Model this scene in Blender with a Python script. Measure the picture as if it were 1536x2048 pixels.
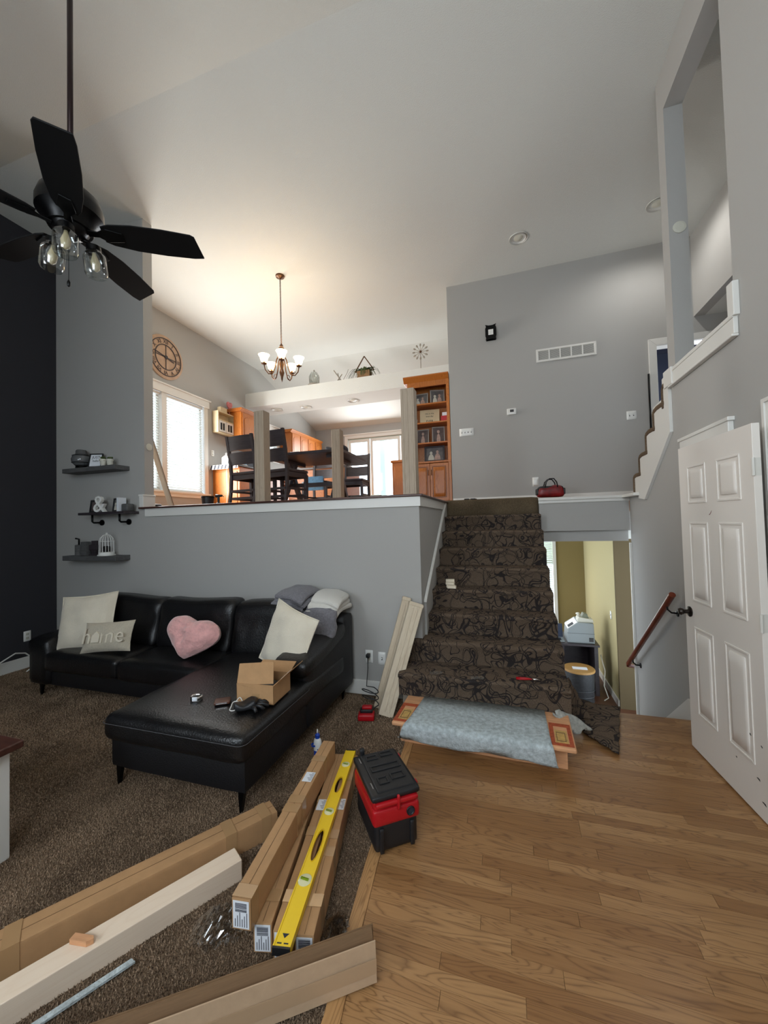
import bpy, math, random
import numpy as np
from mathutils import Matrix, Vector
random.seed(7)
RNG = np.random.default_rng(7)
PI = math.pi
for o in list(bpy.data.objects): bpy.data.objects.remove(o)
SC = bpy.context.scene
COL = SC.collection

# ------------------------------------------------------------------ camera
CAM = (0.30429138, 0.02785437, -0.02623454); FPX = 768.0; EYE = 1.56
ca, sa = math.cos(CAM[0]), math.sin(CAM[0]); cb, sb = math.cos(CAM[1]), math.sin(CAM[1]); cc, sc = math.cos(CAM[2]), math.sin(CAM[2])
FW = Vector((-sa*cb, ca*cb, sb)); _r = Vector((ca, sa, 0)); _u = _r.cross(FW)
RT = cc*_r + sc*_u; UP = -sc*_r + cc*_u
CP = Vector((0, 0, EYE))
cam = bpy.data.cameras.new('camera'); camo = bpy.data.objects.new('camera', cam); COL.objects.link(camo)
cam.sensor_fit = 'HORIZONTAL'; cam.sensor_width = 36; cam.lens = 18.0; cam.clip_start = .02; cam.clip_end = 200
m = Matrix((RT, UP, -FW)).transposed().to_4x4(); m.translation = CP
camo.matrix_world = m; SC.camera = camo
def at(px, py, **k):                 # survey helper: photo pixel + one known coordinate -> world point
    d = FW*FPX + RT*(px-768) - UP*(py-1024)
    for a, v in k.items():
        i = 'xyz'.index(a); return CP + d*((v-CP[i])/d[i])

# ------------------------------------------------------------------ world, lights, exposure
SC.view_settings.view_transform = 'Standard'; SC.view_settings.look = 'None'
SC.view_settings.gamma = 1; SC.view_settings.use_curve_mapping = False
SC.view_settings.exposure = 1.12
W = bpy.data.worlds.new('sky'); SC.world = W; W.use_nodes = True
W.node_tree.nodes['Background'].inputs[0].default_value = (.80, .90, 1.0, 1)
W.node_tree.nodes['Background'].inputs[1].default_value = 2.2
def area(name, loc, target, sx, sy, power, col=(1, 1, 1)):
    l = bpy.data.lights.new(name, 'AREA'); l.shape = 'RECTANGLE'; l.size = sx; l.size_y = sy; l.energy = power; l.color = col
    o = bpy.data.objects.new(name, l); COL.objects.link(o); o.location = loc
    o.rotation_euler = (Vector(target)-Vector(loc)).to_track_quat('-Z', 'Y').to_euler(); return o
# daylight entering by the dining window, the patio slider, the kitchen window, the entry windows behind the camera, the study window
area('daylight_dining', (-5.22, 5.05, 2.98), (0, 5.3, 3.1), 1.45, 1.6, 62, (1, .985, .95))
area('daylight_slider', (-3.45, 10.15, 3.0), (-3.3, 5, 2.7), 1.6, 2.0, 62, (.93, .97, 1))
area('daylight_entry', (-.1, -1.9, 3.5), (.7, 3.2, 1.6), 1.7, 1.9, 40, (.86, .93, 1))
area('daylight_front', (-2.6, -1.9, 2.4), (2.6, 1.2, 3.0), 1.2, 1.4, 32, (.9, .95, 1))
area('daylight_study', (.55, 8.1, .1), (1.2, 6.5, -.3), .7, 1.5, 2.5, (1, .97, .9))
area('closet_fill', (2.3, 1.0, 1.9), (1.3, 1.9, 1.2), .5, .5, 3, (1, .93, .75))  # added warm lamp inside the closet, which has no window
area('bedroom_fill', (2.9, 6.6, 3.3), (2.2, 6.2, 2.9), .5, .8, 14, (.85, .92, 1))  # added fill lamp so the room past the upper doorway isn't black
hl = bpy.data.lights.new('upper_hall_downlight', 'SPOT'); hl.energy = 14; hl.spot_size = 3.0; hl.spot_blend = .6; hl.shadow_soft_size = .06; hl.color = (1, .98, .95)
hlo = bpy.data.objects.new('upper_hall_downlight', hl); COL.objects.link(hlo); hlo.location = (1.80, 5.10, 5.10)   # the recessed ceiling light over the stairwell

# ------------------------------------------------------------------ materials
def lin(c):
    return tuple(((x/255)/12.92 if x/255 <= .04045 else ((x/255+.055)/1.055)**2.4) for x in c)
def mat(name, rgb, rough=.6, metal=0, var=0, vs=8, bump=0, bs=150, spec=.5, stretch=None, emit=None, alpha=None, coat=0, sheen=0, trans=0):
    M = bpy.data.materials.new(name); M.use_nodes = True; N = M.node_tree; b = N.nodes['Principled BSDF']
    c = lin(rgb); b.inputs['Base Color'].default_value = (*c, 1); b.inputs['Roughness'].default_value = rough
    b.inputs['Metallic'].default_value = metal; b.inputs['Specular IOR Level'].default_value = spec
    if coat: b.inputs['Coat Weight'].default_value = coat; b.inputs['Coat Roughness'].default_value = .25
    if sheen: b.inputs['Sheen Weight'].default_value = sheen
    if trans: b.inputs['Transmission Weight'].default_value = trans
    if emit: b.inputs['Emission Color'].default_value = (*lin(emit[0]), 1); b.inputs['Emission Strength'].default_value = emit[1]
    if alpha is not None: b.inputs['Alpha'].default_value = alpha
    tc = N.nodes.new('ShaderNodeTexCoord'); mp = N.nodes.new('ShaderNodeMapping'); N.links.new(tc.outputs['Object'], mp.inputs[0])
    if stretch: mp.inputs['Scale'].default_value = stretch
    if var:
        n = N.nodes.new('ShaderNodeTexNoise'); n.inputs['Scale'].default_value = vs; n.inputs['Detail'].default_value = 5; n.inputs['Roughness'].default_value = .6
        N.links.new(mp.outputs[0], n.inputs['Vector'])
        r = N.nodes.new('ShaderNodeValToRGB'); r.color_ramp.elements[0].position = .3; r.color_ramp.elements[1].position = .7
        r.color_ramp.elements[0].color = (*[x*(1-var) for x in c], 1); r.color_ramp.elements[1].color = (*[min(1, x*(1+var)) for x in c], 1)
        N.links.new(n.outputs[0], r.inputs[0]); N.links.new(r.outputs[0], b.inputs['Base Color'])
    if bump:
        n = N.nodes.new('ShaderNodeTexNoise'); n.inputs['Scale'].default_value = bs; n.inputs['Detail'].default_value = 3
        N.links.new(mp.outputs[0], n.inputs['Vector']); bp = N.nodes.new('ShaderNodeBump'); bp.inputs['Strength'].default_value = bump; bp.inputs['Distance'].default_value = .01
        N.links.new(n.outputs[0], bp.inputs['Height']); N.links.new(bp.outputs[0], b.inputs['Normal'])
    return M
def nodes(M): return M.node_tree, M.node_tree.nodes['Principled BSDF']
def math_node(N, op, a, b=None, c=None):
    n = N.nodes.new('ShaderNodeMath'); n.operation = op
    for i, v in enumerate((a, b, c)):
        if v is None: continue
        if isinstance(v, (int, float)): n.inputs[i].default_value = v
        else: N.links.new(v, n.inputs[i])
    return n.outputs[0]
def ramp(N, fac, stops):
    r = N.nodes.new('ShaderNodeValToRGB'); els = r.color_ramp.elements
    while len(els) < len(stops): els.new(.5)
    for e, (p, c) in zip(els, stops): e.position = p; e.color = (*lin(c), 1)
    N.links.new(fac, r.inputs[0]); return r.outputs[0]
def oak_mat(name, dark, mid, light, axis=0, rough=.38, scale=1.0, perobj=True, grain=1.0):
    M = bpy.data.materials.new(name); M.use_nodes = True; N, b = nodes(M)
    tc = N.nodes.new('ShaderNodeTexCoord'); oi = N.nodes.new('ShaderNodeObjectInfo')
    off = N.nodes.new('ShaderNodeCombineXYZ'); k = math_node(N, 'MULTIPLY', oi.outputs['Random'], 37.0 if perobj else 0.0)
    N.links.new(k, off.inputs[0]); N.links.new(k, off.inputs[1]); N.links.new(k, off.inputs[2])
    add = N.nodes.new('ShaderNodeVectorMath'); add.operation = 'ADD'; N.links.new(tc.outputs['Object'], add.inputs[0]); N.links.new(off.outputs[0], add.inputs[1])
    mp = N.nodes.new('ShaderNodeMapping'); s = [7*scale]*3; s[axis] = .8*scale; mp.inputs['Scale'].default_value = s; N.links.new(add.outputs[0], mp.inputs[0])
    n1 = N.nodes.new('ShaderNodeTexNoise'); n1.inputs['Scale'].default_value = 1.6; n1.inputs['Detail'].default_value = 2; n1.inputs['Distortion'].default_value = .7; N.links.new(mp.outputs[0], n1.inputs['Vector'])
    rings = math_node(N, 'FRACT', math_node(N, 'MULTIPLY', n1.outputs[0], 17.0))   # cathedral grain: contour lines of a stretched field
    line = math_node(N, 'POWER', math_node(N, 'ABSOLUTE', math_node(N, 'SUBTRACT', math_node(N, 'MULTIPLY', rings, 2.0), 1.0)), 3.5)
    mp2 = N.nodes.new('ShaderNodeMapping'); s2 = [240*scale]*3; s2[axis] = 7*scale; mp2.inputs['Scale'].default_value = s2; N.links.new(add.outputs[0], mp2.inputs[0])
    n2 = N.nodes.new('ShaderNodeTexNoise'); n2.inputs['Scale'].default_value = 1; n2.inputs['Detail'].default_value = 3; N.links.new(mp2.outputs[0], n2.inputs['Vector'])
    tone = math_node(N, 'ADD', math_node(N, 'MULTIPLY', oi.outputs['Random'], .62 if perobj else 0.3), math_node(N, 'MULTIPLY', n2.outputs[0], .35))
    base = ramp(N, tone, [(.12, mid), (.95, light)])
    mx = N.nodes.new('ShaderNodeMix'); mx.data_type = 'RGBA'; N.links.new(math_node(N, 'MULTIPLY', line, .62*grain), mx.inputs[0]); N.links.new(base, mx.inputs[6]); mx.inputs[7].default_value = (*lin(dark), 1)
    N.links.new(mx.outputs[2], b.inputs['Base Color']); b.inputs['Roughness'].default_value = rough
    bp = N.nodes.new('ShaderNodeBump'); bp.inputs['Strength'].default_value = .12; bp.inputs['Distance'].default_value = .002; N.links.new(n2.outputs[0], bp.inputs['Height']); N.links.new(bp.outputs[0], b.inputs['Normal'])
    return M
def carpet_mat(name, a, b_, scale=260):
    M = bpy.data.materials.new(name); M.use_nodes = True; N, b = nodes(M)
    tc = N.nodes.new('ShaderNodeTexCoord'); n = N.nodes.new('ShaderNodeTexNoise'); n.inputs['Scale'].default_value = scale; n.inputs['Detail'].default_value = 3
    n2 = N.nodes.new('ShaderNodeTexNoise'); n2.inputs['Scale'].default_value = 4; n2.inputs['Detail'].default_value = 4
    N.links.new(tc.outputs['Object'], n.inputs['Vector']); N.links.new(tc.outputs['Object'], n2.inputs['Vector'])
    f = math_node(N, 'ADD', math_node(N, 'MULTIPLY', n.outputs[0], .75), math_node(N, 'MULTIPLY', n2.outputs[0], .25))
    N.links.new(ramp(N, f, [(.36, a), (.62, b_)]), b.inputs['Base Color']); b.inputs['Roughness'].default_value = 1; b.inputs['Specular IOR Level'].default_value = .1
    bp = N.nodes.new('ShaderNodeBump'); bp.inputs['Strength'].default_value = .9; bp.inputs['Distance'].default_value = .008; N.links.new(n.outputs[0], bp.inputs['Height']); N.links.new(bp.outputs[0], b.inputs['Normal'])
    return M
def swirl_mat(name, ground, dark):
    M = bpy.data.materials.new(name); M.use_nodes = True; N, b = nodes(M)
    tc = N.nodes.new('ShaderNodeTexCoord')
    # nested scroll lines: three contour levels of one warped field, kept away from its flat spots
    mp = N.nodes.new('ShaderNodeMapping'); mp.inputs['Rotation'].default_value = (.7, .2, .3); N.links.new(tc.outputs['Object'], mp.inputs[0])
    f = None
    for sc_, off, levels in ((6.2, 0, (.455, .545)), (7.4, 13.7, (.5,)), (5.2, 31.3, (.47, .53))):
        ad = N.nodes.new('ShaderNodeVectorMath'); ad.operation = 'ADD'; ad.inputs[1].default_value = (off, off*.6, -off); N.links.new(mp.outputs[0], ad.inputs[0])
        n = N.nodes.new('ShaderNodeTexNoise'); n.inputs['Scale'].default_value = sc_; n.inputs['Detail'].default_value = 0; n.inputs['Distortion'].default_value = .9; N.links.new(ad.outputs[0], n.inputs['Vector'])
        for lv_ in levels:
            l = math_node(N, 'MULTIPLY', math_node(N, 'MAXIMUM', math_node(N, 'SUBTRACT', .0175, math_node(N, 'ABSOLUTE', math_node(N, 'SUBTRACT', n.outputs[0], lv_))), 0.0), 130)
            f = l if f is None else math_node(N, 'MAXIMUM', f, l)
    f = math_node(N, 'MINIMUM', f, 1.0)
    g = N.nodes.new('ShaderNodeTexNoise'); g.inputs['Scale'].default_value = 330; g.inputs['Detail'].default_value = 2; N.links.new(tc.outputs['Object'], g.inputs['Vector'])
    base = ramp(N, g.outputs[0], [(.3, tuple(int(x*.72) for x in ground)), (.7, tuple(int(x*1.2) for x in ground))])
    mx = N.nodes.new('ShaderNodeMix'); mx.data_type = 'RGBA'; N.links.new(f, mx.inputs[0]); N.links.new(base, mx.inputs[6]); mx.inputs[7].default_value = (*lin(dark), 1)
    N.links.new(mx.outputs[2], b.inputs['Base Color']); b.inputs['Roughness'].default_value = 1; b.inputs['Specular IOR Level'].default_value = .08
    h = math_node(N, 'SUBTRACT', g.outputs[0], math_node(N, 'MULTIPLY', f, .8))
    bp = N.nodes.new('ShaderNodeBump'); bp.inputs['Strength'].default_value = .8; bp.inputs['Distance'].default_value = .006; N.links.new(h, bp.inputs['Height']); N.links.new(bp.outputs[0], b.inputs['Normal'])
    return M
def clear_mat(name, tint=(255, 255, 255), gloss=.12, rough=.05):
    M = bpy.data.materials.new(name); M.use_nodes = True; N = M.node_tree; N.nodes.remove(N.nodes['Principled BSDF']); out = N.nodes['Material Output']
    t = N.nodes.new('ShaderNodeBsdfTransparent'); t.inputs[0].default_value = (*lin(tint), 1)
    g = N.nodes.new('ShaderNodeBsdfGlossy'); g.inputs['Roughness'].default_value = rough
    fr = N.nodes.new('ShaderNodeLayerWeight'); fr.inputs[0].default_value = .35
    f = math_node(N, 'ADD', math_node(N, 'MULTIPLY', fr.outputs['Facing'], .45), gloss)
    mx = N.nodes.new('ShaderNodeMixShader'); N.links.new(f, mx.inputs[0]); N.links.new(t.outputs[0], mx.inputs[1]); N.links.new(g.outputs[0], mx.inputs[2]); N.links.new(mx.outputs[0], out.inputs[0])
    return M

WALL = mat('wall_grey_paint', (176, 174, 170), .85, bump=.12, bs=260, spec=.2)
CHAR = mat('charcoal_paint', (54, 54, 58), .85, bump=.12, bs=260, spec=.2)
CEIL = mat('ceiling_paint', (214, 215, 210), .9, bump=.35, bs=120, spec=.15)
WHITE = mat('white_trim_paint', (226, 224, 218), .4, bump=.03, bs=20)
DOORW = mat('door_white_paint', (232, 226, 218), .42)
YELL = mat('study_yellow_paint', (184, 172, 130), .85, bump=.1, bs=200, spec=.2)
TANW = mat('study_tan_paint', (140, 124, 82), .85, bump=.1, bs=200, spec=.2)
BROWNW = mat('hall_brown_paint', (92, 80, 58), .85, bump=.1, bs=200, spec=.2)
BLUEW = mat('bedroom_blue_grey_paint', (116, 124, 146), .85, bump=.1, bs=200, spec=.2)
CARPET = carpet_mat('brown_carpet', (64, 52, 42), (140, 119, 98))
PILE = carpet_mat('brown_carpet_pile', (76, 60, 47), (172, 147, 122), 120)
STAIRC = swirl_mat('swirl_carpet', (106, 91, 77), (54, 49, 48))
PLAINC = carpet_mat('plain_stair_carpet', (70, 60, 46), (124, 108, 86), 300)
OAKF = oak_mat('oak_floor', (94, 60, 34), (140, 98, 58), (182, 140, 94), 0, .32)
OAKB = oak_mat('oak_floor_border', (112, 74, 40), (164, 118, 72), (194, 150, 100), 1, .34)
OAKC = oak_mat('honey_oak', (120, 58, 16), (176, 100, 36), (204, 128, 54), 2, .35, 1.0, False, .7)
CAPW = mat('dark_red_wood_cap', (74, 44, 36), .35, var=.3, vs=6, stretch=(1, 8, 8))
RAILW = mat('mahogany_handrail', (112, 46, 24), .3, var=.3, vs=12, coat=.4)
LEATH = mat('black_leather', (15, 15, 17), .36, var=.2, vs=5, bump=.25, bs=90, spec=.55)
LEATHS = mat('black_leather_side', (17, 17, 20), .5, bump=.2, bs=120)
STITCH = mat('grey_stitching', (70, 70, 72), .8)
BLACKM = mat('black_metal', (12, 12, 13), .35, metal=.6)
BLACKP = mat('black_plastic', (26, 27, 30), .45, bump=.1, bs=300)
BLACKB = mat('fan_blade_black', (9, 9, 10), .7, spec=.25)
REDP = mat('red_plastic', (178, 18, 28), .38, bump=.05, bs=200)
CARD = mat('cardboard', (178, 138, 96), .8, var=.08, vs=14, bump=.06, bs=60)
CARDL = mat('pale_cardboard', (186, 158, 128), .75, var=.06, vs=20, bump=.08, bs=60)
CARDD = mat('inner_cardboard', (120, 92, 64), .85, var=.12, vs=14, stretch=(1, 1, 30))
TAPE = mat('packing_tape', (176, 140, 100), .16, spec=.8)
PAPER = mat('white_label_paper', (226, 230, 236), .6)
INK = mat('dark_ink', (38, 42, 54), .7)
YEL = mat('yellow_level_paint', (238, 200, 24), .38)
VIAL = mat('level_vial', (216, 214, 170), .15, spec=.8)
PRIM = oak_mat('pale_raw_wood', (222, 196, 168), (234, 212, 188), (244, 228, 208), 0, .6, .6, True, .4)
POSTW = oak_mat('grey_raw_poplar', (142, 124, 104), (168, 150, 130), (186, 168, 146), 2, .6, .8, True, .5)
NEWELW = oak_mat('unfinished_newel_wood', (172, 150, 124), (202, 184, 158), (218, 204, 180), 2, .6, .8, True, .5)
CREAM = mat('cream_cotton', (226, 216, 196), .95, var=.06, vs=6, bump=.4, bs=180, sheen=.3)
OATM = mat('oatmeal_linen', (196, 186, 166), .95, var=.1, vs=80, bump=.5, bs=260, sheen=.2)
LETT = mat('embroidered_cream', (228, 218, 198), .95, bump=.5, bs=300)
PINK = mat('pink_faux_fur', (226, 168, 164), .95, var=.16, vs=16, bump=1.0, bs=45, sheen=.6)
GREYB = mat('grey_knit_blanket', (122, 120, 126), .95, var=.2, vs=60, bump=.8, bs=120, sheen=.2)
WHITEB = mat('white_blanket', (216, 212, 204), .95, bump=.5, bs=160, sheen=.2)
PLAST = mat('white_plastic', (232, 232, 228), .35)
PLASTD = mat('slot_dark', (60, 60, 60), .6)
GLASSJ = clear_mat('jar_glass', (236, 240, 240), .10)
PANE = clear_mat('window_glass', (245, 250, 252), .03)
WRAP = clear_mat('clear_plastic_wrap', (238, 236, 232), .10, .12)
DARKW = mat('espresso_wood', (54, 48, 52), .42, var=.25, vs=10, stretch=(1, 1, 6))
GREYW = mat('weathered_grey_shelf', (84, 84, 84), .7, var=.25, vs=8, stretch=(1, 6, 6))
SHADE = mat('lit_glass_shade', (255, 236, 200), .4, emit=((255, 214, 150), 5.0))
BRONZE = mat('antique_bronze', (96, 66, 44), .4, metal=.6, var=.3, vs=30)
BULB = mat('filament_bulb_glass', (210, 190, 150), .2, spec=.8)
BLIND = mat('white_blind_slat', (244, 243, 238), .5)
_N, _b = nodes(BLIND); _t = _N.nodes.new('ShaderNodeBsdfTranslucent'); _t.inputs[0].default_value = (.9, .9, .88, 1); _m = _N.nodes.new('ShaderNodeMixShader'); _m.inputs[0].default_value = .55
_N.links.new(_b.outputs[0], _m.inputs[1]); _N.links.new(_t.outputs[0], _m.inputs[2]); _N.links.new(_m.outputs[0], _N.nodes['Material Output'].inputs[0])
PADB = mat('blue_grey_carpet_pad', (180, 190, 192), .95, var=.28, vs=38, bump=.6, bs=120)
PLYW = mat('bare_pine_tread', (216, 160, 116), .7, var=.16, vs=9, stretch=(1, 8, 8))
STAIN = mat('orange_brown_stain', (170, 78, 44), .7, var=.35, vs=40)
OLDGL = mat('yellowed_glue_patch', (198, 160, 92), .6, var=.25, vs=40)
PADW = mat('grey_felt_pad', (170, 172, 166), .95, var=.25, vs=30, bump=.7, bs=90)
GREYP = mat('pale_grey_plastic', (140, 148, 150), .5)
TINM = mat('dark_basket_metal', (52, 54, 56), .5, metal=.3, var=.25, vs=40)
LIDW = oak_mat('wood_lid', (116, 80, 40), (164, 124, 68), (184, 146, 86), 0, .45, 1, False, .6)
REDL = mat('red_tartan_leather', (120, 22, 26), .4, var=.5, vs=14)
GREEN = mat('fern_green', (78, 92, 50), .8, var=.3, vs=20)
TWIG = mat('grey_twig', (150, 142, 130), .8)
WALNUT = mat('brown_leather_wallet', (86, 52, 36), .35, var=.2, vs=30)
STEEL = mat('polished_steel', (220, 216, 214), .16, metal=1)
BLUEP = mat('blue_glue_label', (24, 66, 168), .4)
CLOCKW = mat('clock_whitewashed_wood', (188, 158, 132), .7, var=.12, vs=10, stretch=(1, 1, 6))
PHOTO = mat('black_and_white_photo', (98, 96, 96), .35, var=.45, vs=9)
PHOTOC = mat('portrait_photo', (92, 80, 78), .35, var=.45, vs=9)
SKINP = mat('printed_portrait_tone', (178, 150, 136), .4, var=.3, vs=30)
FRAMEG = mat('silver_frame', (160, 156, 150), .4, metal=.4)
CREAMW = mat('cream_painted_wood', (214, 196, 160), .6, var=.06, vs=8)
PINKO = mat('faded_red_paint', (196, 110, 108), .6, var=.2, vs=20)
STRIPE = mat('white_cloth', (236, 236, 232), .8)
BLUEBOX = mat('pale_blue_carton', (120, 170, 206), .5, var=.2, vs=30)
GRASS = mat('outdoor_lawn', (120, 128, 92), .95, var=.2, vs=3)
LAPTOP = mat('laptop_screen', (66, 76, 98), .3)
PUTTY = mat('ivory_plastic', (206, 204, 190), .5)

# ------------------------------------------------------------------ mesh helpers
WM = {}
class MB:
    def __init__(s): s.v = []; s.f = []
    def add(s, vs, fs, M=None):
        n = len(s.v)
        s.v += [tuple(M @ Vector(p)) for p in vs] if M is not None else [tuple(p) for p in vs]
        s.f += [tuple(i+n for i in f) for f in fs]; return s
    def box(s, x0, x1, y0, y1, z0, z1, M=None):
        x0, x1 = min(x0, x1), max(x0, x1); y0, y1 = min(y0, y1), max(y0, y1); z0, z1 = min(z0, z1), max(z0, z1)
        return s.add([(x0, y0, z0), (x1, y0, z0), (x1, y1, z0), (x0, y1, z0), (x0, y0, z1), (x1, y0, z1), (x1, y1, z1), (x0, y1, z1)],
                     [(0, 3, 2, 1), (4, 5, 6, 7), (0, 1, 5, 4), (1, 2, 6, 5), (2, 3, 7, 6), (3, 0, 4, 7)], M)
    def prism(s, poly, a, b, axis='z', M=None):       # poly in the two other axes (order x,y / y,z / x,z)
        n = len(poly)
        def P(p, h): return (p[0], p[1], h) if axis == 'z' else ((h, p[0], p[1]) if axis == 'x' else (p[0], h, p[1]))
        vs = [P(p, a) for p in poly]+[P(p, b) for p in poly]
        fs = [tuple(range(n)), tuple(range(2*n-1, n-1, -1))]+[(i, n+i, n+(i+1) % n, (i+1) % n) for i in range(n)]
        return s.add(vs, fs, M)
    def frame(s, o, i, a, b, axis='z', M=None):       # rectangular ring, o/i = (u0,u1,v0,v1)
        q = lambda r: [(r[0], r[2]), (r[1], r[2]), (r[1], r[3]), (r[0], r[3])]
        O, I = q(o), q(i)
        for k in range(4): s.prism([O[k], O[(k+1) % 4], I[(k+1) % 4], I[k]], a, b, axis, M)
        return s
    def lathe(s, prof, n=20, M=None, cap=True):
        vs = []; fs = []
        for r, z in prof:
            for k in range(n): a = 2*PI*k/n; vs.append((r*math.cos(a), r*math.sin(a), z))
        for j in range(len(prof)-1):
            for k in range(n): fs.append((j*n+k, j*n+(k+1) % n, (j+1)*n+(k+1) % n, (j+1)*n+k))
        if cap: fs.append(tuple(range(n-1, -1, -1))); fs.append(tuple((len(prof)-1)*n+k for k in range(n)))
        return s.add(vs, fs, M)
    def tube(s, pts, r, n=8, M=None, closed=False):
        pts = [Vector(p) for p in pts]; rs = r if isinstance(r, (list, tuple)) else [r]*len(pts)
        vs = []; fs = []; L = len(pts); up = None
        for i, p in enumerate(pts):
            d = (pts[(i+1) % L]-pts[i-1]) if closed else (pts[min(i+1, L-1)]-pts[max(i-1, 0)])
            d.normalize()
            if up is None: up = Vector((0, 0, 1)) if abs(d.z) < .9 else Vector((1, 0, 0))
            a = d.cross(up)
            if a.length < 1e-4: a = d.orthogonal()
            a.normalize(); b = a.cross(d); up = b
            for k in range(n): t = 2*PI*k/n; vs.append(tuple(p+(a*math.cos(t)+b*math.sin(t))*rs[i]))
        R = L if closed else L-1
        for i in range(R):
            for k in range(n): j = (i+1) % L; fs.append((i*n+k, j*n+k, j*n+(k+1) % n, i*n+(k+1) % n))
        if not closed: fs.append(tuple(range(n))); fs.append(tuple((L-1)*n+k for k in range(n-1, -1, -1)))
        return s.add(vs, fs, M)
    def ball(s, c, r, n=12, sc=(1, 1, 1), M=None):
        m2 = n//2; prof = [(max(1e-4, r*math.sin(PI*j/m2)), -r*math.cos(PI*j/m2)) for j in range(m2+1)]
        T = Matrix.Translation(c) @ Matrix.Diagonal((*sc, 1))
        return s.lathe(prof, n, (M @ T) if M is not None else T)
    def rbox(s, x0, x1, y0, y1, z0, z1, r, n=8, crown=0, fn=None, M=None):   # soft rounded box
        lo = Vector((x0, y0, z0)); hi = Vector((x1, y1, z1)); size = hi-lo; idx = {}; vs = []; fs = []
        def V(i, j, k):
            key = (i, j, k)
            if key in idx: return idx[key]
            # denser samples near the edges
            g = lambda t: .5-.5*math.cos(PI*t)
            u, v, w = g(i/n), g(j/n), g(k/n)
            p = Vector((lo.x+size.x*u, lo.y+size.y*v, lo.z+size.z*w))
            q = Vector([min(max(p[a], lo[a]+r), hi[a]-r) for a in range(3)])
            d = p-q
            if d.length > 1e-9: p = q+d.normalized()*r
            if crown and w > .5: p.z += crown*(1-(2*u-1)**4)*(1-(2*v-1)**4)
            if fn: p = Vector(fn(p, u, v, w))
            idx[key] = len(vs); vs.append(tuple(p)); return idx[key]
        for a in range(n):
            for b in range(n):
                fs.append((V(a, b, 0), V(a, b+1, 0), V(a+1, b+1, 0), V(a+1, b, 0))); fs.append((V(a, b, n), V(a+1, b, n), V(a+1, b+1, n), V(a, b+1, n)))
                fs.append((V(a, 0, b), V(a+1, 0, b), V(a+1, 0, b+1), V(a, 0, b+1))); fs.append((V(a, n, b), V(a, n, b+1), V(a+1, n, b+1), V(a+1, n, b)))
                fs.append((V(0, a, b), V(0, a, b+1), V(0, a+1, b+1), V(0, a+1, b))); fs.append((V(n, a, b), V(n, a+1, b), V(n, a+1, b+1), V(n, a, b+1)))
        return s.add(vs, fs, M)
    def pillow(s, w, h, t, n=16, M=None, outline=None, flange=0):   # lies in x/z, thickness along y
        vs = []; fs = []
        for side in (-1, 1):
            for i in range(n+1):
                for j in range(n+1):
                    u = 2*i/n-1; v = 2*j/n-1
                    k = 1-.07*(1-v*v)*abs(u)**3; l = 1-.07*(1-u*u)*abs(v)**3
                    th = t/2*max(0, (1-abs(u)**2.6)*(1-abs(v)**2.6))**.55
                    x, z = u*w/2*k, v*h/2*l
                    if outline: x, z = outline(u, v); th = t/2*max(0, 1-max(abs(u), abs(v))**3.2)**.5
                    th *= 1+.08*math.sin(7*u+3*v)+.06*math.sin(9*v-4*u)
                    vs.append((x, side*th, z))
        m1 = (n+1)*(n+1)
        for i in range(n):
            for j in range(n):
                a = i*(n+1)+j; q = (a, a+n+1, a+n+2, a+1); fs.append(q); fs.append(tuple(m1+x for x in reversed(q)))
        return s.add(vs, fs, M)
    def build(s, name, mt, parent=None, world=False, bevel=0, bseg=2, smooth=False, loc=None, rotz=0, rot=None, sub=0, **props):
        me = bpy.data.meshes.new(name)
        if parent is not None and world:
            I = wm(parent).inverted(); s.v = [tuple(I @ Vector(p)) for p in s.v]
        me.from_pydata(s.v, [], s.f)
        me.materials.append(mt); me.update()
        if parent is None and loc is None and not props.get('kind') and len(s.v):      # free things get their origin at their base
            a = np.array(s.v); c = Vector(((a[:, 0].min()+a[:, 0].max())/2, (a[:, 1].min()+a[:, 1].max())/2, a[:, 2].min()))
            me.transform(Matrix.Translation(-c)); loc = c
        o = bpy.data.objects.new(name, me); COL.objects.link(o)
        M = Matrix.Identity(4)
        if loc is not None or rotz or rot:
            M = Matrix.Translation(loc or (0, 0, 0)) @ (rot.to_4x4() if rot else Matrix.Rotation(rotz, 4, 'Z'))
        o.matrix_basis = M
        if parent is not None: o.parent = parent
        WM[o.name] = (wm(parent) @ M) if parent is not None else M
        # consistent outward normals
        import bmesh
        bm = bmesh.new(); bm.from_mesh(me); bmesh.ops.recalc_face_normals(bm, faces=bm.faces)
        if smooth: 
            for f in bm.faces: f.smooth = True
        bm.to_mesh(me); bm.free()
        if bevel: md = o.modifiers.new('bevel', 'BEVEL'); md.width = bevel; md.segments = bseg; md.limit_method = 'ANGLE'; md.angle_limit = .7
        if sub: md = o.modifiers.new('sub', 'SUBSURF'); md.levels = sub; md.render_levels = sub
        if smooth == 'auto':
            me.set_sharp_from_angle(angle=.7)
        for k, v in props.items(): o[k] = v
        return o
def wm(o): return WM[o.name]
def thing(name, label, cat, loc=(0, 0, 0), rotz=0, group=None, rot=None):
    o = bpy.data.objects.new(name, None); COL.objects.link(o); o.empty_display_size = .05
    M = Matrix.Translation(loc) @ (rot.to_4x4() if rot else Matrix.Rotation(rotz, 4, 'Z')); o.matrix_world = M; WM[o.name] = M
    o['label'] = label; o['category'] = cat
    if group: o['group'] = group
    return o
def tag(o, label, cat, group=None):
    o['label'] = label; o['category'] = cat
    if group: o['group'] = group
    return o
def struct(name, mb, mt, parent=None, **k):
    o = mb.build(name, mt, parent, world=parent is not None, kind='structure', **k) if parent is None else mb.build(name, mt, parent, world=True, **k)
    return o
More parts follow.
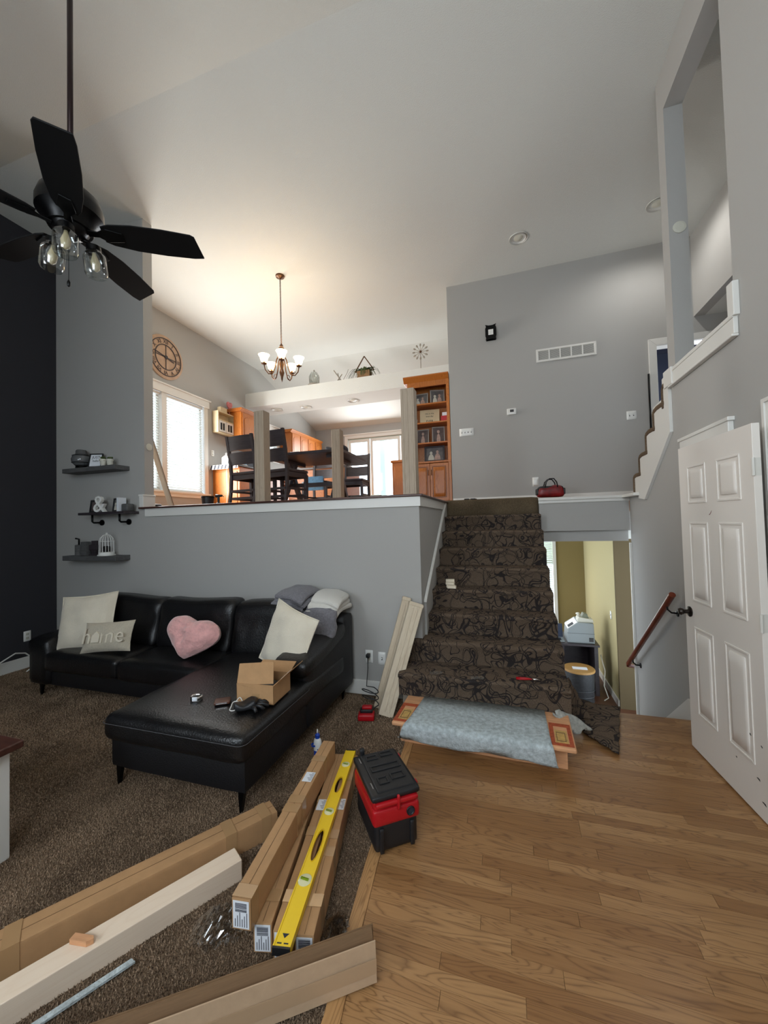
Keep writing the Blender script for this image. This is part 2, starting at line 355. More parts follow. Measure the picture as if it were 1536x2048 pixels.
def dup(root, loc, rotz=0, label=None):
    def cp(o, par):
        c = o.copy(); COL.objects.link(c); c.parent = par
        if par is None: M = Matrix.Translation(loc) @ Matrix.Rotation(rotz, 4, 'Z'); c.matrix_world = M; WM[c.name] = M
        else: c.matrix_basis = o.matrix_basis.copy(); WM[c.name] = wm(par) @ o.matrix_basis
        for ch in kids.get(o.name, []): cp(ch, c)
        return c
    kids = {}
    for o in bpy.data.objects:
        if o.parent is not None: kids.setdefault(o.parent.name, []).append(o)
    r = cp(root, None)
    if label: r['label'] = label
    return r
def text_mesh(txt, size, depth=.001, align='CENTER', shear=0):
    c = bpy.data.curves.new('lettering', 'FONT'); c.body = txt; c.size = size; c.extrude = depth; c.align_x = align; c.align_y = 'CENTER'; c.shear = shear; c.resolution_u = 2
    o = bpy.data.objects.new('lettering', c); COL.objects.link(o)
    me = bpy.data.meshes.new_from_object(o.evaluated_get(bpy.context.evaluated_depsgraph_get())); bpy.data.objects.remove(o)
    return [tuple(v.co) for v in me.vertices], [tuple(p.vertices) for p in me.polygons]
def Rx(a): return Matrix.Rotation(a, 4, 'X')
def Ry(a): return Matrix.Rotation(a, 4, 'Y')
def Rz(a): return Matrix.Rotation(a, 4, 'Z')
def T(*p): return Matrix.Translation(p if len(p) == 3 else p[0])
def mblock(*b):
    m_ = MB()
    for x in b: m_.box(*x)
    return m_

# ================================================================== THE SETTING
UPZ = 1.80            # upper floor level
CZ = 5.15             # flat ceiling level
def bx_x(y):          # carpet / wood boundary in the living room
    pts = [(-2.2, -.54), (1.13, -.565), (1.42, -.60), (1.7, -.63), (2.65, -.69), (3.6, -.69)]
    for (a, b), (c, d) in zip(pts, pts[1:]):
        if y <= c: return b+(d-b)*(y-a)/(c-a)
    return -.69
wood = MB()
wood.box(-.76, 1.32, -2.2, 3.51, -.20, -.016)
floor1 = struct('floor', wood, OAKF)
carp = MB(); ys = [-2.2, 1.13, 1.42, 1.7, 2.65, 3.33]
carp.prism([(-5.31, -2.2)]+[(bx_x(y)-.035, y) for y in ys]+[(-5.31, 3.33)], -.05, .0, 'z')
struct('carpet', carp, CARPET, floor1)
# solid oak border board along the carpet
bd = MB()
for a, b in zip(ys, ys[1:]): bd.prism([(bx_x(a)-.035, a), (bx_x(a)+.022, a), (bx_x(b)+.022, b), (bx_x(b)-.035, b)], -.016, .004)
struct('border_board', bd, OAKB, floor1)
# strip planks, each its own piece
def plank(x0, x1, y0, y1, xl0=None, xl1=None):
    g = .0006; cx, cy = (x0+x1)/2, (y0+y1)/2
    a, b = (xl0 if xl0 is not None else x0), (xl1 if xl1 is not None else x0)
    p = MB().prism([(a+g-cx, y0+g-cy), (x1-g-cx, y0+g-cy), (x1-g-cx, y1-g-cy), (b+g-cx, y1-g-cy)], 0, .016)
    o = p.build('plank', OAKF, floor1, loc=(cx, cy, -.016+random.uniform(-.0004, .0004))); return o
pw = .0572; y = .62; npl = 0
while y < 3.505:
    y1 = min(y+pw, 3.51); xl0, xl1 = bx_x(y)+.022, bx_x(y1)+.022; x = max(xl0, xl1); first = True
    xa = x; cuts = []
    xx = x+random.uniform(.25, 1.1)
    while xx < 1.22: cuts.append(xx); xx += random.uniform(.35, 1.15)
    cuts.append(1.32)
    for c in cuts:
        if first: plank(xa, c, y, y1, xl0, xl1)
        else: plank(xa, c, y, y1)
        npl += 1; xa = c; first = False
    y = y1
rest = MB(); y = .62
while y > -2.15: rest.box(bx_x(y)+.022, 1.32, y-pw+.001, y, -.016, 0); y -= pw
o = rest.build('planks_behind', OAKF, floor1); o['kind'] = 'stuff'
# carpet pile in the foreground: thousands of short tufts
def pile(x0, x1, y0, y1, step, name, k_, hole=None):
    nx, ny = int((x1-x0)/step), int((y1-y0)/step)
    gx, gy = np.meshgrid(np.arange(nx), np.arange(ny)); P = np.stack([x0+(gx.ravel()+RNG.random(nx*ny))*step, y0+(gy.ravel()+RNG.random(nx*ny))*step], 1)
    bxs = np.interp(P[:, 1], [-2.2, 1.13, 1.42, 1.7, 2.65, 3.6], [-.54, -.565, -.60, -.63, -.69, -.69])-.037
    P = P[P[:, 0] < bxs]
    if hole: P = P[~((P[:, 0] > hole[0]) & (P[:, 1] < hole[1]))]
    n = len(P); a = RNG.random(n)*2*PI; h = (.006+.007*RNG.random(n))*min(k_, 1.3); w = .0034*k_
    lean = (RNG.random((n, 2))-.5)*.010
    V = np.zeros((n, 4, 3)); 
    for k in range(3):
        t = a+k*2*PI/3; V[:, k, 0] = P[:, 0]+np.cos(t)*w; V[:, k, 1] = P[:, 1]+np.sin(t)*w; V[:, k, 2] = -.001
    V[:, 3, :2] = P+lean; V[:, 3, 2] = h
    base = (np.arange(n)*4)[:, None]; F = np.concatenate([base+np.array([[0, 1, 3]]), base+np.array([[1, 2, 3]]), base+np.array([[2, 0, 3]])])
    me = bpy.data.meshes.new(name); me.from_pydata(V.reshape(-1, 3).tolist(), [], F.tolist()); me.materials.append(PILE); me.update()
    o = bpy.data.objects.new(name, me); COL.objects.link(o); o.parent = floor1; o['kind'] = 'stuff'; WM[o.name] = Matrix.Identity(4)
pile(-2.6, -.55, .75, 2.45, .0072, 'carpet_pile', 1)
pile(-5.28, -.55, .6, 3.30, .0115, 'carpet_pile', 1.65, (-2.6, 2.45))

# living-room walls
struct('wall_left', mblock((-5.45, -5.31, -2.2, 3.33, -.05, 5.3)), CHAR)
struct('wall_alcove', mblock((-5.45, -3.88, 3.33, 3.45, -.05, CZ+.1)), WALL)
struct('wall_half', mblock((-3.88, -.72, 3.33, 3.45, -.05, 1.785), (-.84, -.72, 3.45, 4.92, -.05, 1.785)), WALL)
struct('trim_1', mblock((-3.86, -.705, 3.312, 3.331, 1.70, 1.786), (-.721, -.705, 3.33, 4.93, 1.70, 1.786)), WHITE)
cap = MB(); cap.box(-3.93, -.68, 3.285, 3.47, 1.786, 1.806); cap.box(-.86, -.68, 3.47, 4.93, 1.786, 1.806)
struct('trim_2', cap, CAPW, bevel=.006)
struct('trim_3', mblock((-3.93, -3.87, 3.30, 3.46, 1.806, 1.93), (-3.935, -3.865, 3.295, 3.465, 1.93, 1.95)), WHITE, bevel=.004)
struct('baseboard_back', mblock((-5.30, -.84, 3.312, 3.331, 0, .13), (-.85, -.705, 3.312, 3.331, 0, .13)), WHITE, bevel=.006)
struct('baseboard_left', mblock((-5.311, -5.292, -2.2, 3.31, 0, .13)), WHITE, bevel=.006)
# wall behind the camera with the entry windows
wb = MB()
for b in [(-5.45, -3.3, -2.3, -2.18, -.05, 5.2), (-3.3, -1.9, -2.3, -2.18, -.05, 1.1), (-3.3, -1.9, -2.3, -2.18, 2.7, 5.2), (-1.9, -.8, -2.3, -2.18, -.05, 5.2), (-.8, 1.1, -2.3, -2.18, -.05, 2.1), (-.8, 1.1, -2.3, -2.18, 4.5, 5.2), (1.1, 1.45, -2.3, -2.18, -.05, 5.2)]: wb.box(*b)
struct('wall_front', wb, WALL)
for k, (a, b, c, d) in enumerate([(-3.3, -1.9, 1.1, 2.7), (-.8, 1.1, 2.1, 4.5)]):
    w_ = struct('window_%d' % (6+k), MB().frame((a-.08, b+.08, c-.08, d+.08), (a+.04, b-.04, c+.04, d-.04), -2.20, -2.15, 'y'), WHITE)
    MB().box(a+.04, b-.04, -2.25, -2.244, c+.04, d-.04).build('pane', PANE, w_)

# ceiling: flat over dining and stair, sloping down towards the entry, sloping down over the kitchen
cl = MB()
cl.box(-5.45, 3.7, 2.406, 7.5, CZ, CZ+.1)
cl.prism([(2.406, CZ), (-2.3, CZ-1.5), (-2.3, CZ-1.4), (2.406, CZ+.1)], -5.45, 3.7, 'x')
cl.prism([(7.5, CZ), (7.5, CZ+.1), (10.5, 4.40), (10.5, 4.30)], -5.45, -.6, 'x')
struct('ceiling', cl, CEIL)

# kitchen / dining shell
FLOORK = mat('kitchen_floor', (150, 104, 66), .5, var=.2, vs=6, stretch=(1, 6, 1))
k = MB(); k.box(-5.31, -.86, 3.47, 10.3, 1.62, UPZ); k.box(-.86, 3.6, 4.97, 10.3, 1.62, UPZ)
struct('floor', k, FLOORK)
wl = MB()
X0, X1 = -5.45, -5.31
for b in [(3.45, 4.22, 1.6, 5.2), (4.22, 5.86, 1.6, 2.1), (4.22, 5.86, 3.84, 5.2), (5.86, 7.55, 1.6, 5.2), (7.55, 8.25, 1.6, 3.1), (7.55, 8.25, 3.82, 5.2), (8.25, 10.4, 1.6, 5.2)]: wl.box(X0, X1, *b)
struct('wall_kitchen_left', wl, WALL)
wk = MB()
for b in [(-5.45, -4.3, 1.6, 4.6), (-4.3, -2.35, 4.0, 4.6), (-2.35, -.6, 1.6, 4.6)]: wk.box(b[0], b[1], 10.3, 10.42, b[2], b[3])
struct('wall_kitchen_back', wk, WALL)
wr = MB(); wr.box(-.74, 1.96, 5.85, 5.97, 1.62, CZ+.05); wr.box(1.96, 2.72, 5.85, 5.97, 3.80, CZ+.05); wr.box(2.72, 3.6, 5.85, 5.97, 1.62, CZ+.05); 
wr.box(-.74, -.62, 5.97, 10.4, 1.62, 5.2)
struct('wall_back', wr, WALL)
struct('baseboard_landing', mblock((-.735, 1.87, 5.832, 5.851, UPZ, UPZ+.095)), WHITE, bevel=.005)
# bedroom beyond the upper doorway
struct('wall_bedroom', mblock((1.2, 3.7, 7.3, 7.4, 1.7, 4.3), (1.2, 1.3, 5.97, 7.3, 1.7, 4.3), (3.6, 3.7, 5.97, 7.3, 1.7, 4.3), (1.2, 3.7, 5.97, 7.4, 4.2, 4.3)), BLUEW)
d2 = struct('door_2', MB().frame((1.88, 2.80, 1.72, 3.88), (1.97, 2.71, 1.62, 3.79), 5.825, 5.852, 'y'), WHITE, bevel=.004)
MB().frame((1.955, 2.725, 1.6, 3.805), (1.975, 2.705, 1.6, 3.785), 5.845, 5.98, 'y').build('door_jamb', WHITE, d2)

# kitchen soffit beam (plant ledge) with downlights
so = struct('trim_4', mblock((-5.31, -.74, 7.03, 7.72, 4.13, 4.44)), CEIL)
def downlight(x, y, z, lab, r=.085, M=None, lit=False):
    t = thing('recessed_light', lab, 'light', (x, y, z), group=None, rot=None)
    MB().lathe([(r*1.25, -.008), (r*1.3, 0), (r*.9, 0), (r*.88, .02), (r*1.0, -.008)], 24, cap=False).build('trim_ring', WHITE, t, smooth=True)
    MB().lathe([(r*.88, .012), (r*.7, .004), (r*.3, -.012), (.001, -.016)], 20).build('lamp', PUTTY, t, smooth=True)
downlight(-4.72, 7.37, 4.128, 'leftmost recessed downlight under the kitchen soffit, nearest the dark-topped cabinet side', .10)
downlight(-4.05, 7.46, 4.128, 'middle recessed downlight under the long kitchen soffit', .10)
downlight(-2.93, 7.42, 4.128, 'rightmost recessed downlight under the kitchen soffit, above the sliding door', .10)
downlight(.286, 5.13, CZ-.002, 'round white recessed ceiling light above the wall with the vent grille', .09)
downlight(1.80, 5.10, CZ-.002, 'round ceiling light at the right, half hidden by the tall wall corner', .09)

# staircase up: solid carcass below, carpeted steps
xl, xr = -.735, .385
def sy(i): return 2.60 if i == 0 else (2.985 if i == 1 else 2.793+.236*i)
R_ = .18
body = MB()
for i in range(1, 9):
    x0 = -.85 if i < 3 else xl
    if i <= 2: body.prism([(x0+.02, sy(i)+.035), (xr-.02, sy(i)+.035), (xr-.02, 3.31), (x0+.02, 3.31)], 0.001 if i == 1 else R_*i, R_*(i+1)-.03)
    body.box(xl+.01, xr-.02, max(sy(i)+.035, 3.31) , 4.915, R_*i if i > 2 else (0.0 if i == 1 else R_*i), R_*(i+1)-.03)
body.box(xl+.01, xr-.02, 3.52, 4.915, -1.1, .18)
stair = struct('staircase', body, mat('stair_side_paint', (120, 112, 100), .8))
stair['label'] = 'carpeted flight of stairs rising to the upper landing'; 
def carpet_step(i, x0, x1, mt, riser0):
    # a waterfall of carpet: riser, rounded nosing, tread back to the next riser
    z = R_*(i+1); yf = sy(i); yb = sy(i+1)+.03; r = .022
    prof = [(yf+.04, riser0), (yf+.022, riser0)]
    prof += [(yf+.02, z-.055)]
    for k in range(7): a = PI*(1.05-.55*k/6); prof.append((yf+r+r*1.05*math.cos(a), z-r+r*math.sin(a)))
    prof += [(yb-.01, z+.003), (yb+.01, z+.004), (yb+.01, z-.03), (yf+.05, z-.034)]
    n = 14; vs = []; fs = []; m_ = len(prof)
    for j in range(n+1):
        x = x0+(x1-x0)*j/n; e = .012 if j in (0, n) else 0
        for q, (yy, zz) in enumerate(prof):
            w = .003*math.sin(9*x+i*2.1)+.002*math.sin(23*x+i)
            vs.append((x, yy+(e*.6 if 0 < q < 10 else 0)+w*.6, zz-(e if 3 <= q <= 9 else 0)+(w*.5 if q > 3 else 0)))
    for j in range(n):
        for q in range(m_): fs.append((j*m_+q, (j+1)*m_+q, (j+1)*m_+(q+1) % m_, j*m_+(q+1) % m_))
    fs.append(tuple(range(m_-1, -1, -1))); fs.append(tuple(n*m_+q for q in range(m_)))
    o = MB().add(vs, fs).build('carpeted_step', mt, stair, smooth='auto'); return o
for i in range(1, 9): carpet_step(i, -.86 if i < 3 else xl, xr+(.02 if i < 3 else 0.008), STAIRC, R_*i-.005)
top = MB(); top.rbox(xl, xr+.0, 4.905, 5.20, 1.615, 1.822, .02, 6)
top.build('landing_carpet', PLAINC, stair, smooth=True)['label'] = 'plain brown carpet over the top riser and landing edge'
# skirt board against the half wall
sk = MB(); sk.prism([(3.44, .52), (3.44, .86), (4.80, 1.785), (4.92, 1.785), (4.92, 1.60)], -.722, -.700, 'x')
struct('trim_5', sk, WALL); 
struct('trim_6', MB().prism([(3.40, .84), (3.40, .862), (4.80, 1.80), (4.80, 1.765)], -.715, -.69, 'x'), WHITE)

# landing rim above the lower hall
lf = MB(); lf.box(.39, 1.32, 4.88, 5.0, 1.41, 1.77); lf.box(.39, 1.32, 4.955, 5.07, 1.285, 1.42); lf.box(.39, 3.6, 5.0, 5.86, 1.40, 1.79); lf.box(-2.0, .39, 4.93, 8.3, 1.45, 1.62)
struct('wall_landing', lf, WALL)
struct('trim_7', mblock((.385, 1.335, 4.842, 4.99, 1.768, 1.800), (.385, 1.325, 4.862, 4.89, 1.735, 1.768), (1.245, 1.335, 4.45, 4.99, 1.768, 1.80)), WHITE, bevel=.005)
struct('trim_8', mblock((1.298, 1.335, 4.835, 4.86, -1.1, 1.27)), WHITE)

# lower hall and study
low = MB(); low.box(-2.0, 3.2, 4.86, 8.5, -1.2, -1.1)
LOWF = mat('lower_hall_floor', (92, 58, 40), .5, var=.2, vs=5)
struct('floor', low, LOWF)
ls = MB()
for i in range(6): ls.box(.40, 1.31, 3.51+.27*i, 3.51+.27*(i+1), -1.15, -.18*(i+1) if i < 5 else -1.1)
struct('staircase_down', ls, CARPET)
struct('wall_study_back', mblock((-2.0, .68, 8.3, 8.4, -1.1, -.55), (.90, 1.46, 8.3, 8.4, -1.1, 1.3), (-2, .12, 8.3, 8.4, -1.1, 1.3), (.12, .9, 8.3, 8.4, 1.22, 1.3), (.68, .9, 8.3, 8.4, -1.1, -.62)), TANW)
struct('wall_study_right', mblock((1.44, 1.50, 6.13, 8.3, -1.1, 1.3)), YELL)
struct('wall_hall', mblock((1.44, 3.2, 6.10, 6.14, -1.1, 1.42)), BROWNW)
struct('ceiling', mblock((-2.0, 3.2, 5.07, 8.4, 1.30, 1.44)), CEIL)
struct('baseboard_study', mblock((1.425, 1.441, 6.13, 8.3, -1.1, -1.0)), WHITE)
w5 = struct('window_5', MB().frame((.08, .94, -.62, 1.26), (.14, .88, -.54, 1.2), 8.27, 8.31, 'y'), WHITE)
MB().box(.14, .88, 8.34, 8.345, -.54, 1.2).build('pane', PANE, w5)
sl = MB()
for j in range(40): sl.box(.15, .87, -.02, .02, -.0015, .0015, T(0, 8.29, -.52+.0435*j) @ Rx(.7))
sl.build('blind_slats', BLIND, w5)['kind'] = 'stuff'

# right wall with the stair opening, doorway and second door
XR, XR2 = 1.32, 1.45
rw = MB()
def rbx(y0, y1, z0, z1): rw.box(XR, XR2, y0, y1, z0, z1)
rw.prism([(4.86, -1.15), (4.86, 1.79), (4.50, 1.79), (3.68, 2.38), (3.68, -1.15)], XR, XR2, 'x')
rbx(3.55, 3.68, -1.15, 5.2); rbx(2.735, 3.55, -1.15, 2.70); rbx(2.735, 3.55, 4.82, 5.2)
rbx(2.38, 2.735, -.2, 5.2); rbx(1.50, 2.38, 2.06, 5.2); rbx(-2.2, 1.50, -.2, 5.2)
struct('wall_right', rw, WALL)
sil = MB(); sil.box(1.292, 1.47, 2.70, 3.66, 2.695, 2.722); sil.box(1.296, 1.32, 2.70, 3.62, 2.60, 2.695); sil.box(1.286, 1.32, 2.70, 3.62, 2.585, 2.60)
sil.box(1.285, 1.47, 3.545, 3.70, 2.60, 2.735); sil.box(1.29, 1.47, 2.68, 2.745, 2.70, 2.90)
struct('trim_9', sil, WHITE, bevel=.004)
# second flight seen from its open side
f2 = MB(); N2 = [(4.59, 1.98), (4.40, 2.16), (4.19, 2.34), (3.98, 2.50), (3.76, 2.64)]
for j, (yy, zz) in enumerate(N2): f2.box(XR+.02, 2.38, (N2[j+1][0] if j+1 < len(N2) else .5), yy-.02, 1.795, zz-.02)
st2 = struct('staircase_upper', f2, WHITE)
for j, (yy, zz) in enumerate(N2):
    yb = N2[j+1][0] if j+1 < len(N2) else 3.70
    c = MB(); xa = XR-.034
    c.rbox(xa, 2.38, yb-.03, yy+.004, zz-.035, zz+.012, .018, 5, fn=lambda p, u, v, w: (p.x, p.y, p.z-.012*(v > .8)+.008*math.sin(p.x*11)))
    c.rbox(xa, 2.38, yy-.022, yy+.012-.0, zz-.19, zz-.01, .011, 4)
    c.build('carpeted_step', CARPET, st2, smooth=True)
strg = MB(); strg.prism([(4.47, 1.74), (4.30, 1.72), (3.645, 2.235), (3.645, 2.72), (3.76, 2.70), (3.76, 2.54), (3.98, 2.52), (3.98, 2.35), (4.19, 2.33), (4.19, 2.17), (4.40, 2.15), (4.40, 1.98), (4.56, 1.97), (4.56, 1.80), (4.47, 1.80)], 1.296, 1.322, 'x')
struct('trim_10', strg, WHITE)
# stairwell beyond the opening
struct('wall_stairwell', mblock((2.4, 2.52, -2, 5.85, 4.10, CZ+.05), (2.4, 2.52, -2, 3.4, 1.7, 4.1), (3.6, 3.7, -2, 5.97, 1.7, CZ+.05), (1.45, 3.7, -2.1, -2, 1.7, CZ), (1.45, 3.6, 6.14, 6.15, 1.7, 1.71)), WALL)
struct('ceiling', mblock((2.52, 3.6, -2, 5.85, 4.10, 4.2)), CEIL)
struct('floor', mblock((2.38, 3.6, -2, 5.85, 1.62, 1.80)), CARPET)
# doorway at the right and the little lobby behind it
d1 = struct('door_1', MB().frame((1.42, 2.47, -.08, 2.13), (1.51, 2.375, -.2, 2.045), 1.30, 1.322, 'x').frame((1.40, 2.49, -.1, 2.15), (1.42, 2.47, -.1, 2.13), 1.292, 1.322, 'x'), WHITE)
MB().box(1.30, 1.46, 2.345, 2.382, 0, 2.045).box(1.355, 1.395, 2.33, 2.346, 0, 2.045).box(1.30, 1.46, 1.50, 1.53, 0, 2.045).box(1.30, 1.46, 1.5, 2.38, 2.03, 2.06).build('door_jamb', mat('grey_white_jamb', (196, 198, 190), .5), d1)
struct('wall_closet', mblock((2.6, 2.7, .6, 3.0, -.2, 2.5), (1.46, 2.7, 2.42, 2.52, -.2, 2.5), (1.46, 2.7, .5, .6, -.2, 2.5), (1.46, 2.7, .5, 2.5, 2.45, 2.55)), mat('closet_yellow_paint', (214, 204, 168), .8))
struct('floor', mblock((1.33, 2.7, .5, 2.5, -.2, -.001)), OAKF)
# closed door behind the open leaf
d3 = struct('door_3', mblock((1.296, 1.322, 2.84, 2.92, 0, 2.05), (1.296, 1.322, 3.37, 3.45, 0, 2.05), (1.292, 1.322, 2.80, 3.47, 2.05, 2.12), (1.284, 1.322, 2.785, 3.485, 2.115, 2.14)), WHITE, bevel=.004)
MB().box(1.306, 1.319, 2.92, 3.37, 0.0, 2.05).build('door_panel', DOORW, d3)
struct('baseboard_right', mblock((1.302, 1.322, 2.5, 2.8, 0, .12), (1.302, 1.322, 3.45, 3.51, 0, .12)), WHITE)
struct('trim_11', MB().prism([(3.50, .0), (3.50, .14), (3.56, .14), (4.84, -.88), (4.84, -1.05)], 1.300, 1.322, 'x'), WHITE)
struct('trim_12', MB().lathe([(.046, 0), (.046, .006), (.03, .010), (.001, .011)], 24, T(1.39, 3.549, 3.83) @ Rx(PI/2)), PUTTY)
struct('trim_13', MB().lathe([(.040, 0), (.040, .005), (.02, .008), (.001, .009)], 24, T(-3.878, 3.39, 2.50) @ Ry(PI/2)), PUTTY)
# outside: lawn and porch post seen through the slider
struct('ground', mblock((-30, 20, 10.5, 40, .4, .5)), GRASS)

# dining window with blinds
def blind_window(name, y0, y1, z0, z1, mull, slats, sash=True):
    w = MB(); t = .09
    w.frame((y0-t, y1+t, z0-t, z1+t), (y0, y1, z0, z1), X1-.002, X1+.022, 'x')
    if mull: w.box(X1-.10, X1+.018, mull-.05, mull+.05, z0, z1)
    o = struct(name, w, WHITE, bevel=.004)
    h = MB(); h.box(X1-.01, X1+.035, y0-.12, y1+.12, z1+.02, z1+.13); h.box(X1-.01, X1+.055, y0-.15, y1+.15, z1+.13, z1+.155); h.box(X1-.01, X1+.045, y0-.11, y1+.11, z1+.0, z1+.02)
    h.build('window_head', WHITE, o, bevel=.005)
    MB().box(X1-.01, X1+.05, y0-.12, y1+.12, z0-.03, z0).build('window_sill', WHITE, o, bevel=.004)
    segs = [(y0, mull-.05), (mull+.05, y1)] if mull else [(y0, y1)]
    for a, b in segs:
        MB().frame((a, b, z0, z1), (a+.045, b-.045, z0+.045, z1-.045), X1-.10, X1-.06, 'x').build('sash', WHITE, o)
        MB().box(X1-.085, X1-.08, a+.045, b-.045, z0+.045, z1-.045).build('pane', PANE, o)
        s_ = MB(); n = int((z1-z0-.06)/.044)
        for j in range(n): s_.box(-.021, .021, a+.012, b-.012, -.0012, .0012, T(X1-.035, 0, z0+.03+.044*j) @ Ry(1.0))
        q = s_.build('blind_slats', BLIND, o); q['kind'] = 'stuff'
        MB().box(X1-.06, X1-.01, a+.01, b-.01, z1-.045, z1-.003).box(X1-.05, X1-.02, a+.01, b-.01, z0+.004, z0+.02).build('blind_rail', WHITE, o)
    return o
blind_window('window_1', 4.22, 5.80, 2.18, 3.80, 4.92, True)
blind_window('window_2', 7.62, 8.20, 3.18, 3.82, None, True)
# patio slider
w3 = struct('window_3', MB().frame((-4.37, -2.28, 1.80, 4.10), (-4.28, -2.37, 1.84, 4.01), 10.27, 10.31, 'y').box(-4.40, -2.25, 10.25, 10.31, 4.10, 4.14), WHITE, bevel=.004)
for a, b in [(-4.27, -3.62), (-3.60, -2.72), (-2.70, -2.38)]:
    MB().frame((a, b, 1.84, 3.98), (a+.07, b-.07, 1.93, 3.90), 10.32, 10.37, 'y').build('sash', WHITE, w3)
    MB().box(a+.07, b-.07, 10.34, 10.346, 1.93, 3.90).build('pane', PANE, w3)
MB().tube([(-4.16, 10.30, 2.72), (-4.16, 10.26, 2.74), (-4.16, 10.26, 2.94), (-4.16, 10.30, 2.96)], .012, 6).build('handle', BLACKM, w3)

# ================================================================== OBJECTS
def yz(a, b): return math.atan2(b[1]-a[1], b[0]-a[0])
# ---- sectional sofa
SOX, SOY = -2.85, 2.6
s = thing('sectional_sofa', 'black leather sectional sofa with chaise standing against the half wall', 'sofa', (SOX, SOY, 0))
def wr_(p, u, v, w, a=.004): return (p.x+a*math.sin(23*p.z+9*p.y), p.y+a*math.sin(19*p.x+5*p.z), p.z+a*.8*math.sin(13*p.x+3)*math.cos(17*p.y))
b = MB(); b.rbox(-4.30, -2.30, 2.52, 3.24, .12, .30, .02, 4); b.rbox(-2.34, -1.37, 1.76, 3.24, .12, .31, .02, 4)
b.build('base', LEATHS, s, world=True, smooth='auto')
bf = MB(); bf.rbox(-4.33, -1.35, 3.06, 3.27, .12, .76, .03, 6); bf.build('back_frame', LEATHS, s, world=True, smooth=True)
a1 = MB(); a1.rbox(-4.37, -4.08, 2.48, 3.12, .12, .60, .06, 8, fn=lambda p, u, v, w: (p.x-.02*(w > .8), p.y, p.z-.05*(1-v)*w)); a1.build('armrest', LEATH, s, world=True, smooth=True)
def ra(p, u, v, w): return (p.x, p.y, p.z+(.20*max(0, v-.35)**1.2-.02*(1-v))*w)
a2 = MB(); a2.rbox(-1.60, -1.345, 2.42, 3.25, .12, .60, .05, 10, fn=ra); a2.build('armrest', LEATHS, s, world=True, smooth=True)
a3 = MB(); a3.rbox(-1.63, -1.335, 2.38, 3.10, .50, .635, .06, 10, fn=lambda p, u, v, w: (p.x, p.y, p.z+.14*max(0, v-.3)**1.2-.05*max(0, .25-v)*4*.5)); a3.build('arm_pad', LEATH, s, world=True, smooth=True)
for x0, x1 in ((-4.10, -3.20), (-3.20, -2.32)):
    c = MB(); c.rbox(x0+.003, x1-.003, 2.45, 3.05, .27, .445, .045, 12, .018, wr_); c.build('seat_cushion', LEATH, s, world=True, smooth=True)
c = MB(); c.rbox(-2.34, -1.335, 1.70, 3.05, .30, .46, .05, 16, .012, lambda p, u, v, w: wr_(p, u, v, w, .003)); ch = c.build('chaise_cushion', LEATH, s, world=True, smooth=True)
def rim(x0, x1, y0, y1, z, r=.045):
    P = []
    for cx, cy, a0 in ((x1-r, y0+r, -PI/2), (x1-r, y1-r, 0), (x0+r, y1-r, PI/2), (x0+r, y0+r, PI)):
        for q in range(5): P.append((cx+r*math.cos(a0+q*PI/8), cy+r*math.sin(a0+q*PI/8), z))
    return P
st = MB(); st.tube(rim(-2.343, -1.332, 1.696, 2.44, .415), .0022, 4, closed=True).build('stitching', STITCH, ch, world=True)
for (x0, x1) in ((-4.08, -3.21), (-3.21, -2.36), (-2.36, -1.60)):
    def bc(p, u, v, w):
        lean = .10*(w-.3); pin = .022*math.exp(-((w-.56)/.06)**2)*(1 if v < .5 else 0)
        fold = .012*math.sin(26*u+5*w)*math.exp(-((w-.52)/.2)**2)*(v < .5)
        return (p.x+.004*math.sin(17*p.z), p.y+lean+pin+fold, p.z+.012*math.sin(5*u+x0*3)*w)
    c = MB(); c.rbox(x0, x1, 2.84, 3.06, .43, .885, .07, 14, 0, bc); q = c.build('back_cushion', LEATH, s, world=True, smooth=True)
    xm = (x0+x1)/2
    MB().tube([(xm+.0, 2.835, .46), (xm+.0, 2.842, .56), (xm, 2.862, .66)], .0022, 4).build('stitching', STITCH, q, world=True)
for x, y in ((-4.27, 2.56), (-4.27, 3.18), (-2.30, 1.80), (-1.41, 1.80), (-1.41, 3.18), (-2.34, 3.18), (-2.42, 2.56)):
    l = MB(); l.prism([(x-.02, 0), (x-.012, 0), (x+.012, .125), (x-.03, .125)], y-.012, y+.012, 'y'); l.build('leg', BLACKM, s, world=True)

# pillows and blankets
def place(name, mbk, mt, lab, cat, loc, ea, group=None, **k):
    R = Matrix.Rotation(ea[2], 4, 'Z') @ Matrix.Rotation(ea[0], 4, 'X') @ Matrix.Rotation(ea[1], 4, 'Y')
    o = mbk.build(name, mt, None, loc=loc, rot=R.to_3x3(), **k); return tag(o, lab, cat, group)
def piping(w, h, n=40):
    P = []
    for i in range(n):
        a = 2*PI*i/n; u = math.cos(a); v = math.sin(a); mm = max(abs(u), abs(v)); u /= mm; v /= mm
        P.append((u*w/2*(1-.07*(1-v*v)), 0, v*h/2*(1-.07*(1-u*u))))
    return P
p1 = place('throw_pillow', MB().pillow(.56, .52, .17, 18), CREAM, 'large square cream throw pillow leaning at the left end of the black sofa', 'pillow', (-3.89, 2.70, .675), (-.30, -.10, .22), smooth=True)
MB().tube(piping(.57, .53), .006, 6, closed=True).build('piping', CREAM, p1, smooth=True)
p2 = place('lumbar_pillow', MB().pillow(.50, .27, .13, 16), OATM, 'small oblong pillow embroidered with the word home, in front of the big cream pillow', 'pillow', (-3.46, 2.585, .595), (-.34, -.07, .16), smooth=True)
for ch_, xx, sz in (('h', -.150, .19), ('m', .050, .19), ('e', .175, .19)):
    v_, f_ = text_mesh(ch_, sz, .004); MB().add(v_, f_, T(xx, -.066, .0) @ Rx(PI/2)).build('embroidered_letter', LETT, p2)
